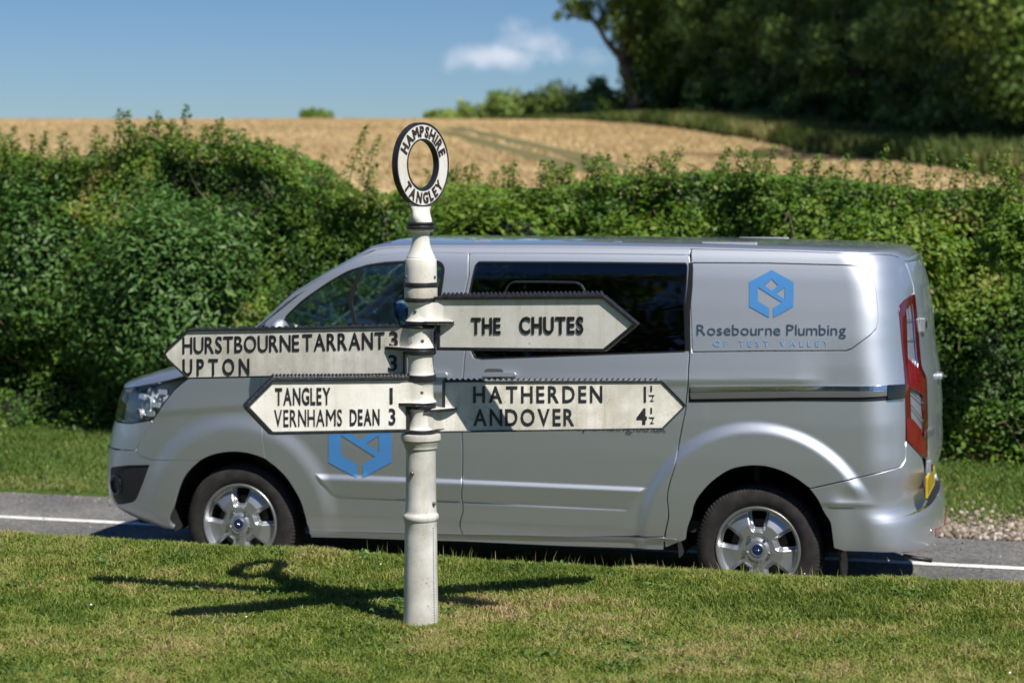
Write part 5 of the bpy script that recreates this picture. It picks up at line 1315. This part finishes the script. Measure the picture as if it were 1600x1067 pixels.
for m in (-1, 1):
    mb = MB(); vs = []
    for k in range(9):
        t = k / 8; vs.append((4.335 + .035 * math.sin(t * 2.2), .42 - .27 * t))
    P_ = [(x, z) for x, z in vs] + [(x - .012, z) for x, z in vs[::-1]]
    mb.prism(P_, m * .72, m * .945, lambda u, v, t: Vector((u, t, v))); mb.build('mud_flap', M_black, van)
# --- cab interior
mb = MB(); ZD = 1.12
mb.prism([(1.02, .70), (1.05, 1.04), (1.15, 1.13), (1.42, 1.15), (1.52, 1.08), (1.50, .85), (1.42, .62), (1.2, .45)], -.84, .84, lambda u, v, t: Vector((u, t, v))); mb.build('dashboard', M_dark, van, bevel=.02)
mb = MB(); mb.box((2.3, 0, .42), (2.7, 1.7, .06)); mb.build('cab_floor', M_dark, van)
for y in (-.48, .10, .52):
    mb = MB(); mb.box((2.08, y, .80), (.52, .46, .16)); mb.build('seat', M_seat, van, bevel=.05, seg=3)
    mb = MB(); mb.box((0, 0, .30), (.13, .44, .62), Matrix.Translation((2.32, y, .86)) @ Matrix.Rotation(math.radians(10), 4, 'Y')); mb.build('seat_back', M_seat, van, bevel=.05, seg=3)
    mb = MB(); mb.box((0, 0, .74), (.09, .26, .18), Matrix.Translation((2.32, y, .86)) @ Matrix.Rotation(math.radians(10), 4, 'Y')); mb.build('head_rest', M_seat, van, bevel=.035, seg=3)
mb = MB(); Mw = Matrix.Translation((1.66, .46, 1.16)) @ Matrix.Rotation(math.radians(-62), 4, 'Y')
mb.tube([Mw @ Vector((.19 * math.cos(t), .19 * math.sin(t), 0)) for t in np.linspace(0, 2 * math.pi, 33)], .014, 8)
for t in (0.2, math.pi - .2, math.pi * 1.5): mb.tube([Mw @ Vector((0, 0, -.02)), Mw @ Vector((.19 * math.cos(t), .19 * math.sin(t), 0))], .013, 6)
mb.tube([Mw @ Vector((0, 0, -.03)), Vector((1.45, .46, 1.0))], .035, 8); mb.build('steering_wheel', M_dark, van, smooth=True)
mb = MB(); mb.box((0, 0, 0), (.03, .22, .07), Matrix.Translation((1.72, 0, 1.70))); mb.tube([(1.72, 0, 1.72), (1.66, 0, 1.80)], .008, 6); mb.build('rear_view_mirror', M_dark, van, bevel=.012)
mb = MB(); mb.box((2.95, 0, 1.12), (.03, 1.66, 1.36)); mb.box((3.9, 0, 1.1), (.03, 1.6, 1.3)); mb.build('bulkhead', M_dark, van)
mb = MB()
for m in (-1, 1): mb.tube([(2.40, m * .86, 1.70), (2.36, m * .80, 1.35), (2.30, m * .74, .95)], .012, 6)
mb.build('seat_belt', M_seat, van)
# ------------------------------------------------------------------ cast iron fingerpost
PX, PY, PZ = -.357, 7.8, .50
SP = FPX / PY
def zz_(py): return EYE - (py - HOR) / SP - PZ      # height above the foot of the post
def hw(px): return px / SP
post = empty('fingerpost', (PX, PY, PZ))
tag(post, 'old white cast iron fingerpost with ring top and four black edged fingers', 'signpost')
def iron_mat(name, col, rust, streak=1.0, dirt=.35, seedv=0):
    m, t, b = new_mat(name); pset(b, rough=.42, spec=.45)
    tc = t.nodes.new('ShaderNodeTexCoord'); mp = t.nodes.new('ShaderNodeMapping'); mp.inputs['Location'].default_value = (seedv, seedv * .7, 0); t.links.new(tc.outputs['Object'], mp.inputs[0])
    def noise(scale, detail=6, vec=None, rough=.6):
        n = t.nodes.new('ShaderNodeTexNoise'); n.inputs['Scale'].default_value = scale; n.inputs['Detail'].default_value = detail; n.inputs['Roughness'].default_value = rough
        t.links.new(vec or mp.outputs[0], n.inputs['Vector']); return n.outputs[0]
    def rmp(x, a, b_, c0=(0, 0, 0), c1=(1, 1, 1)):
        r = t.nodes.new('ShaderNodeValToRGB'); r.color_ramp.elements[0].position = a; r.color_ramp.elements[1].position = b_; r.color_ramp.elements[0].color = (*c0, 1); r.color_ramp.elements[1].color = (*c1, 1)
        t.links.new(x, r.inputs[0]); return r.outputs[0]
    def mix(f, a, c, mode='MIX'):
        x = t.nodes.new('ShaderNodeMix'); x.data_type = 'RGBA'; x.blend_type = mode
        for s_, v in (('Factor', f), ('A', a), ('B', c)):
            if isinstance(v, (int, float)): x.inputs[s_].default_value = v
            elif isinstance(v, tuple): x.inputs[s_].default_value = (*v, 1)
            else: t.links.new(v, x.inputs[s_])
        return x.outputs['Result']
    # vertical streaks
    ms = t.nodes.new('ShaderNodeMapping'); ms.inputs['Scale'].default_value = (1, 1, .07); t.links.new(mp.outputs[0], ms.inputs[0])
    st = rmp(noise(34, 5, ms.outputs[0]), .50, .74); bl = rmp(noise(7, 6), .38, .70)
    c = mix(bl, tuple(x * (1 - dirt * .45) * y for x, y in zip(col, (1, .985, .93))), col)
    g = t.nodes.new('ShaderNodeMath'); g.operation = 'MULTIPLY'; g.inputs[1].default_value = .32 * streak; t.links.new(st, g.inputs[0])
    c = mix(g.outputs[0], c, (.42, .37, .26))
    pits = rmp(noise(110, 3, rough=.7), .60, .68); zone = rmp(noise(9, 4), .46, .62); pm_ = t.nodes.new('ShaderNodeMath'); pm_.operation = 'MULTIPLY'; t.links.new(pits, pm_.inputs[0]); t.links.new(zone, pm_.inputs[1])
    pr = t.nodes.new('ShaderNodeMath'); pr.operation = 'MULTIPLY'; pr.inputs[1].default_value = rust; t.links.new(pm_.outputs[0], pr.inputs[0])
    c = mix(pr.outputs[0], c, (.30, .12, .045))
    rs = rmp(noise(22, 8, rough=.75), .64, .73); rr = t.nodes.new('ShaderNodeMath'); rr.operation = 'MULTIPLY'; rr.inputs[1].default_value = rust * .8; t.links.new(rs, rr.inputs[0])
    c = mix(rr.outputs[0], c, (.42, .17, .06))
    t.links.new(c, b.inputs['Base Color'])
    bp = t.nodes.new('ShaderNodeBump'); bp.inputs['Strength'].default_value = .25; bp.inputs['Distance'].default_value = .002; t.links.new(noise(120, 5), bp.inputs['Height']); t.links.new(bp.outputs[0], b.inputs['Normal'])
    return m
M_white = iron_mat('white cast iron paint', (.82, .805, .75), .75)
M_shaft = iron_mat('weathered white shaft paint', (.74, .725, .68), .8, 1.8, .8, 3)
M_cream = iron_mat('stained white finger paint', (.80, .78, .71), .9, 1.6, .8, 7)
M_rustband = iron_mat('rust spotted white paint', (.80, .775, .70), 2.6, 1.6, .8, 11)
M_iron = simple('black iron paint', (.018, .018, .021), .42, noise=.5, nscale=40, bump=.25, bscale=160)
M_rusty = simple('chipped black paint', (.035, .022, .018), .6, noise=.8, nscale=60, bump=.3, bscale=160)
M_bolt = simple('bolt head', (.16, .15, .15), .5, .6, noise=.4, nscale=90)
def ring(name, prof, mat, auto=30, n=64):
    mb = MB(); mb.lathe([(hw(r), zz_(y)) for r, y in prof], n); return mb.build(name, mat, post, auto=auto)
# shaft
sh = ring('shaft', [(27.6, 990), (27.4, 975), (26.6, 930), (25.8, 880), (25.2, 835), (25.0, 818), (25.6, 816), (25.8, 813), (27.0, 811.5), (27.9, 808.5), (28.0, 806), (27.2, 803), (25.8, 801.5), (24.8, 800), (24.4, 797), (23.9, 780), (23.5, 740), (23.2, 705), (23.4, 701), (25.5, 699.5), (25.9, 697.5), (26.0, 695.5), (28.2, 692), (29.2, 688.5), (30.2, 687.6), (31.0, 686.5), (31.1, 679.5), (30.4, 677.6), (24, 676.8)], M_shaft)
mb = MB()
for y in np.arange(822, 972, 4.1):
    r = hw(np.interp(y, [818, 978], [25.1, 27.7])); an = math.radians(-38); mb.box((r * math.cos(an), r * math.sin(an), zz_(y)), (.003, .003, .004), None)
so = mb.build('casting_seam', M_rusty, sh)
for (px, py) in [(647.5, 736.5), (680, 784.5)]:
    o = math.asin((px - 660) / 24.0); d = Vector((math.sin(o), -math.cos(o), 0)); p = d * hw(23.4) + Vector((0, 0, zz_(py)))
    mb = MB(); mb.lathe([(.0085, -.006), (.0085, .006), (.006, .010), (.0005, .011)], 12, Matrix.Translation(p) @ d.to_track_quat('Z', 'Y').to_matrix().to_4x4(), cap=False); mb.build('bolt', M_bolt, sh, auto=30)
# bands of the upper post, from the bottom up
def collar(y0, y1, r, sag=1.2, name='collar'): return ring(name, [(r * .7, y1), (r - 1.2, y1), (r, y1 - 1.3), (r + .2, (y0 + y1) / 2), (r, y0 + 1.3), (r - 1.2, y0), (r * .7, y0)], M_iron)
def sleeve(y0, y1, r, flare_t=0, flare_b=0):
    p = [(r + flare_b, y1)]; 
    if flare_b: p += [(r + flare_b * .75, y1 - 1.5), (r + flare_b * .35, y1 - 4), (r + .3, y1 - 8)]
    p += [(r, (y0 + y1) / 2 + 2), (r, (y0 + y1) / 2 - 2)]
    if flare_t: p += [(r + .3, y0 + 6), (r + flare_t * .4, y0 + 3), (r + flare_t, y0)]
    else: p += [(r, y0)]
    return ring('sleeve', p, M_white)
collar(670, 677, 24.5); sleeve(638, 671, 19.4, 3, 3); collar(631, 638, 23.5); collar(627.2, 630.7, 24); sleeve(596, 627.5, 19.4, 2.5, 5.2)
collar(585, 595.5, 24); sleeve(553, 585, 19.6, 2, 1.5); collar(545.5, 553.5, 24); collar(542.3, 545.2, 22.5); sleeve(513, 542.5, 19.4, 2.5, 4.5)
collar(507.8, 512.6, 24); collar(500.8, 507.5, 24.4); sleeve(472, 501, 19.6, 3.5, 4.6); collar(464.5, 471.5, 25.8)
ring('band', [(25.6, 465), (26.0, 462), (26.0, 450), (25.6, 448)], M_rustband); collar(441, 448.5, 27.2)
ring('cap', [(24.9, 441.5), (25.0, 440), (24.8, 420), (24.5, 406), (23.9, 404.5), (22.3, 404), (22.2, 401.5), (21.6, 400.5), (19.5, 396), (17.0, 390), (15.1, 384), (13.9, 378), (13.5, 372), (13.9, 366), (14.6, 363.5), (17.8, 362.5), (19.4, 361), (19.8, 358)], M_white)
collar(352.6, 358.2, 22.3); collar(347.2, 352.2, 21.8)
for (px, py) in [(636.5, 432.5), (680.5, 432.5), (651, 485), (662, 531), (661, 611), (676, 656)]:
    r0 = 25 if py < 450 else 19.5; o = math.asin(max(-.93, min(.93, (px - 658.6) / r0))); d = Vector((math.sin(o), -math.cos(o), 0)); p = d * hw(r0 - .3) + Vector((0, 0, zz_(py)))
    mb = MB(); mb.lathe([(.0065, -.004), (.0065, .003), (.004, .005), (.0005, .0055)], 12, Matrix.Translation(p) @ d.to_track_quat('Z', 'Y').to_matrix().to_4x4(), cap=False); mb.build('bolt', M_bolt, post, auto=30)
# ring finial
phi = math.radians(54.5); U = Vector((math.cos(phi), math.sin(phi), 0)); Nn_ = Vector((math.sin(phi), -math.cos(phi), 0)); Z_ = Vector((0, 0, 1))
RC = Vector((0, 0, zz_(257.3))); RO, RI, TK = .1635, .0965, .026
def fr(u, v, t): return RC + U * u + Z_ * v + Nn_ * t
fin = MB(); n = 96; vs = []; fs = []
secs = [(RI + .004, TK / 2 - .003), (RO - .004, TK / 2 - .003), (RO - .004, -TK / 2 + .003), (RI + .004, -TK / 2 + .003)]
for j in range(n):
    a = 2 * math.pi * j / n
    for r, t in secs: vs.append(fr(r * math.cos(a), r * math.sin(a), t))
for j in range(n):
    k = (j + 1) % n
    for i in range(4): q = (i + 1) % 4; fs.append((j * 4 + i, k * 4 + i, k * 4 + q, j * 4 + q))
fin.add(vs, fs); finial = fin.build('ring_finial', M_white, post, auto=30)
def edge_ring(r0, r1):
    mb = MB(); vs = []; fs = []
    sc = [(r0, TK / 2), (r1, TK / 2), (r1, -TK / 2), (r0, -TK / 2)]
    for j in range(n):
        a = 2 * math.pi * j / n
        for r, t in sc: vs.append(fr(r * math.cos(a), r * math.sin(a), t))
    for j in range(n):
        k = (j + 1) % n
        for i in range(4): q = (i + 1) % 4; fs.append((j * 4 + i, k * 4 + i, k * 4 + q, j * 4 + q))
    mb.add(vs, fs); return mb.build('ring_edge', M_iron, finial, auto=30)
edge_ring(RO - .0045, RO + .001); edge_ring(RI - .001, RI + .0045)
# neck below the ring: a flat lug that widens to a round foot
mb = MB(); vs = []; fs = []
lv = [(316, .078, .010), (321, .070, .011), (327, .058, .014), (333, .052, .021), (339, .052, .031), (344, .047, .041), (348, .0435, .0435)]
for (y, a_, b_) in lv:
    for j in range(32):
        t = 2 * math.pi * j / 32; vs.append(U * (a_ * math.cos(t)) + Nn_ * (b_ * math.sin(t)) + Z_ * zz_(y))
for i in range(len(lv) - 1):
    for j in range(32): k = (j + 1) % 32; fs.append((i * 32 + j, (i + 1) * 32 + j, (i + 1) * 32 + k, i * 32 + k))
mb.add(vs, fs); mb.build('neck', M_white, post, smooth=True)

def letter_mesh(ch, fmap, mat, parent, offset=.022, t0=-.001, t1=.0032, name='letter'):
    """one raised cast letter; fmap(u,v,t) with u,v in the unit cap box"""
    v, f = gl(ch, offset); h = gl('H', offset)[0][:, 1].max(); w0, w1 = v[:, 0].min(), v[:, 0].max()
    n_ = len(v); ed = {}
    for ff in f:
        for i in range(len(ff)):
            e = (ff[i], ff[(i + 1) % len(ff)]); k = (min(e), max(e)); ed.setdefault(k, []).append(e)
    V = [fmap((x - w0) / (w1 - w0), y / h, t1) for x, y in v] + [fmap((x - w0) / (w1 - w0), y / h, t0) for x, y in v]
    F = [tuple(ff) for ff in f] + [(e[1], e[0], e[0] + n_, e[1] + n_) for k, es in ed.items() if len(es) == 1 for e in es]
    # orientation
    a, b, c = Vector(V[F[0][0]]), Vector(V[F[0][1]]), Vector(V[F[0][2]])
    nn = (b - a).cross(c - a); dirn = Vector(fmap(0, 0, 1)) - Vector(fmap(0, 0, 0))
    if nn.dot(dirn) < 0: F = [x[::-1] for x in F]
    return mesh_obj(name, V, F, mat, parent, smooth=False)
def arc_text(word, a_mid, span, r0, r1, up):
    ws = [gl(c_, .02)[0][:, 0].max() - gl(c_, .02)[0][:, 0].min() for c_ in word]; gap = .16; tot = sum(ws) + gap * (len(word) - 1); cur = 0
    for c_, w_ in zip(word, ws):
        c0 = cur; cur += w_ + gap
        def fm(u, v, t, c0=c0, w_=w_):
            f_ = (c0 + u * w_) / tot - .5
            amid = (c0 + .5 * w_) / tot - .5
            if up: an = a_mid - amid * span; r = r0 + (r1 - r0) * v; du = -(f_ - amid) * span
            else: an = a_mid + amid * span; r = r1 - (r1 - r0) * v; du = (f_ - amid) * span
            rm = (r0 + r1) / 2; er = (math.cos(an), math.sin(an)); et = (-er[1], er[0])
            x = er[0] * r + et[0] * du * rm; y = er[1] * r + et[1] * du * rm
            return fr(x, y, TK / 2 - .003 + t)
        letter_mesh(c_, fm, M_rusty, finial, .03)
arc_text('HAMPSHIRE', math.radians(88), math.radians(142), RI + .013, RO - .013, True)
arc_text('TANGLEY', math.radians(-88), math.radians(112), RI + .013, RO - .013, False)

# fingers ---------------------------------------------------------------
def finger(label, tipxy, outline, rim_w, rim_t, teeth, words, mat, attach, plate_t=.014, lens=None):
    """outline: picture positions of the finger's outer edge, solved onto the vertical plane through the post axis and the tip"""
    tx, ty = tipxy; d = Vector((tx - PX, ty - PY, 0)); Ld = d.length; d.normalize()
    sgn = 1 if d.x > 0 else -1; nn = Vector((d.y, -d.x, 0)) * sgn
    if nn.y > 0: nn = -nn
    def solve(px, py):     # (u along the finger, v height) of the picture point
        k = (px - 800) / FPX     # X = k Y
        u = (k * PY - PX) / (d.x - k * d.y); Yv = PY + u * d.y; return u, EYE - (py - HOR) * Yv / FPX - PZ
    def F3(u, v, t): return d * u + Z_ * v + nn * t
    root = bpy.data.objects.new('finger_board', None)
    poly = [solve(*p) for p in outline]
    inn = inset(poly, rim_w * .8)
    mb = MB(); mb.prism(inn, plate_t / 2, -plate_t / 2, F3); bd = mb.build('finger_board', mat, post); bd['label'] = label
    # frame
    mb = MB(); io = inset(poly, rim_w); n_ = len(poly)
    vs = [F3(u, v, t) for t in (rim_t / 2, -rim_t / 2) for u, v in poly] + [F3(u, v, t) for t in (rim_t / 2, -rim_t / 2) for u, v in io]
    fs = []
    for i in range(n_):
        j = (i + 1) % n_; fs += [(i, j, 2 * n_ + j, 2 * n_ + i), (n_ + j, n_ + i, 3 * n_ + i, 3 * n_ + j), (j, i, n_ + i, n_ + j), (2 * n_ + i, 2 * n_ + j, 3 * n_ + j, 3 * n_ + i)]
    mb.add(vs, fs); rim = mb.build('rim', M_iron, bd, bevel=.0018)
    # toothed ridge
    (x0, y0), (x1, y1), pitch, ht, tw = teeth; a, b = solve(x0, y0), solve(x1, y1); L_ = b[0] - a[0]; cnt = int(round(abs(x1 - x0) / pitch)); mb = MB()
    for k in range(cnt):
        u0, u1 = a[0] + L_ * k / cnt, a[0] + L_ * (k + 1) / cnt; v0 = a[1] + (b[1] - a[1]) * (k + .5) / cnt - .002; um = (u0 + u1) / 2; hh = ht
        mb.add([F3(u0, v0, tw), F3(u1, v0, tw), F3(u1, v0, -tw), F3(u0, v0, -tw), F3(um, v0 + hh, tw * .55), F3(um, v0 + hh, -tw * .55)], [(0, 1, 4), (1, 2, 5, 4), (2, 3, 5), (3, 0, 4, 5)])
    mb.build('toothed_ridge', M_iron, bd)
    # letters
    for (word, xa, ya_t, ya_b, xb, yb_t, yb_b, off, gap) in words:
        A0, A1 = solve(xa, ya_b), solve(xa, ya_t); B0, B1 = solve(xb, yb_b), solve(xb, yb_t)
        gs = [gl(c_, off)[0] for c_ in word]; ws = [(g[:, 0].max() - g[:, 0].min()) * (1.15 if c_ == 'M' else 1) for g, c_ in zip(gs, word)]; tot = sum(ws) + gap * (len(word) - 1); cur = 0
        for c_, w_ in zip(word, ws):
            def fm(u, v, t, c0=cur, w_=w_):
                f_ = (c0 + u * w_) / tot; p0 = np.array(A0) * (1 - f_) + np.array(B0) * f_; p1 = np.array(A1) * (1 - f_) + np.array(B1) * f_; p = p0 * (1 - v) + p1 * v
                return F3(p[0], p[1], plate_t / 2 + t)
            letter_mesh(c_, fm, M_iron, bd, off); cur += w_ + gap
    # webs that tie the plate to the sleeve, and the black half shelf
    z0, z1, shelf = attach; V0, V1 = zz_(z0), zz_(z1); mb = MB()
    half = [(.020, .046), (.038, .040), (.046, .033), (.054, .0255), (.063, .0195), (.073, .0145), (.085, .0105), (.098, .0078)]
    full = half + [(u, -t) for u, t in half[::-1]]; nf = len(full)
    mb.add([d * u + nn * t + Z_ * v for v in (V0, V1) for u, t in full], [tuple(range(nf)), tuple(range(nf, 2 * nf))[::-1]] + [(i, (i + 1) % nf, nf + (i + 1) % nf, nf + i) for i in range(nf)])
    mb.build('root', mat, bd, auto=32)
    if shelf:
        ps_, ye, yc = shelf; u_e = solve(ps_, ye)[0]; Vs = zz_(yc); mb = MB()
        po = [(0, .055), (.05, .052), (u_e * .75, .026), (u_e - .006, .012), (u_e, .006), (u_e, -.006), (u_e - .006, -.012), (u_e * .75, -.026), (.05, -.052), (0, -.055)]
        mb.add([d * u + nn * t + Z_ * (Vs + h) for h in (0, -.011) for u, t in po], [tuple(range(10)), tuple(range(10, 20))[::-1]] + [(i, (i + 1) % 10, 10 + (i + 1) % 10, 10 + i) for i in range(10)])
        mb.build('bracket', M_iron, bd, bevel=.002)
        po2 = [(u * .97, t * .9) for u, t in po]; mb = MB()
        mb.add([d * u + nn * t + Z_ * (Vs + h) for h in (.0035, .0002) for u, t in po2], [tuple(range(10)), tuple(range(10, 20))[::-1]] + [(i, (i + 1) % 10, 10 + (i + 1) % 10, 10 + i) for i in range(10)])
        mb.build('bracket_top', M_white, bd)
    return bd
W = lambda word, xa, xb, t0, b0, t1=None, b1=None, off=.022, gap=.12: (word, xa, t0, b0, xb, t1 if t1 is not None else t0, b1 if b1 is not None else b0, off, gap)
finger('finger reading THE CHUTES, pointing right, uppermost', (.478, 7.45),
       [(672, 463.5), (945, 461.5), (998.5, 506), (946, 549.5), (684.5, 547), (684.5, 507.5), (672, 507.5)], .0125, .034, ((691, 463), (943, 460.5), 6.75, .017, .014),
       [W('THE', 737.8, 783.5, 496, 520.7, off=.028, gap=.10), W('CHUTES', 813, 913, 494.8, 520.4, 494.4, 520.2, .028, .10)], M_white, (472, 501, (711, 505, 501)))
finger('finger reading HURSTBOURNE TARRANT 3, UPTON 3, pointing left, upper', (-1.40, 8.08),
       [(645, 508.3), (294.5, 514.8), (262, 545), (258.2, 553), (262, 560.5), (294.5, 591.8), (634, 584.5), (634, 552), (645, 552)], .0065, .030, ((652, 508), (299, 514.8), 10.4, .0105, .013),
       [W('HURSTBOURNE', 286.9, 468.6, 527, 551.8, 522.6, 547.8, gap=.095, off=.005), W('TARRANT', 474, 602, 522, 547.6, 518.2, 544, gap=.11, off=.010), W('3', 609.5, 623, 517.6, 542.2, off=.02), W('UPTON', 287, 391, 560.6, 586, 559.8, 584.6, gap=.30, off=.014), W('3', 608, 621.5, 554.2, 579, off=.02)], M_cream, (513, 541, (602.5, 546, 542.5)))
finger('finger reading TANGLEY 1, VERNHAMS DEAN 3, pointing left, lower', (-.985, 7.42),
       [(650, 589), (423, 590.8), (384, 629.5), (382, 633.5), (384, 639), (422, 679), (637.5, 674.8), (637.5, 634), (650, 634)], .0125, .034, ((652, 587.5), (424, 588.5), 5.7, .013, .014),
       [W('TANGLEY', 428.3, 514.6, 605.8, 631.8, 605.2, 631, gap=.10, off=.022), W('1', 607, 611.8, 605.6, 630, off=.02), W('VERNHAMS', 426.9, 532.7, 639.8, 666, 639.2, 664.5, gap=.12, off=.006), W('DEAN', 544.8, 591.4, 639, 663.8, 638.6, 662.8, gap=.11, off=.022), W('3', 605.7, 616.2, 637.8, 662.6, off=.02)], M_white, (596, 627, (621, 631, 627.5)))
finger('finger reading HATHERDEN 1½, ANDOVER 4½, pointing right, lower', (.696, 8.10),
       [(668, 594.3), (1033, 593.8), (1066.5, 628), (1070, 632.5), (1067, 637.5), (1034, 670.2), (668, 677), (668, 637.5), (693, 636.5), (693, 594.3)][0:0] + [(692, 594.3), (1033, 593.8), (1066.5, 628), (1070, 632.5), (1067, 637.5), (1034, 670.2), (666, 675.8), (666, 638), (692, 637)], .0065, .030, ((692, 594), (1031, 594), 8.8, .0105, .013),
       [W('HATHERDEN', 738.7, 940, 603.2, 628.6, 602.2, 627.8, gap=.20, off=.016), W('l', 1004.8, 1008.2, 603.4, 627.2, off=.02), W('1', 1015.2, 1017.6, 602.2, 611, off=0), W('-', 1012.5, 1021.6, 610.4, 620.4, off=-.02), W('2', 1014.6, 1020.4, 617, 626.4, off=-.012),
        W('ANDOVER', 738.7, 896, 638.8, 664.6, 638, 663.8, gap=.16, off=.016), W('4', 993.5, 1009.6, 637.6, 661.4, off=.03), W('1', 1015.2, 1017.6, 636.6, 645.4, off=0), W('-', 1012.5, 1021.6, 645, 655, off=-.02), W('2', 1014.6, 1020.4, 651.8, 661, off=-.012)], M_cream, (639, 670, (713.5, 636.5, 638.5)))
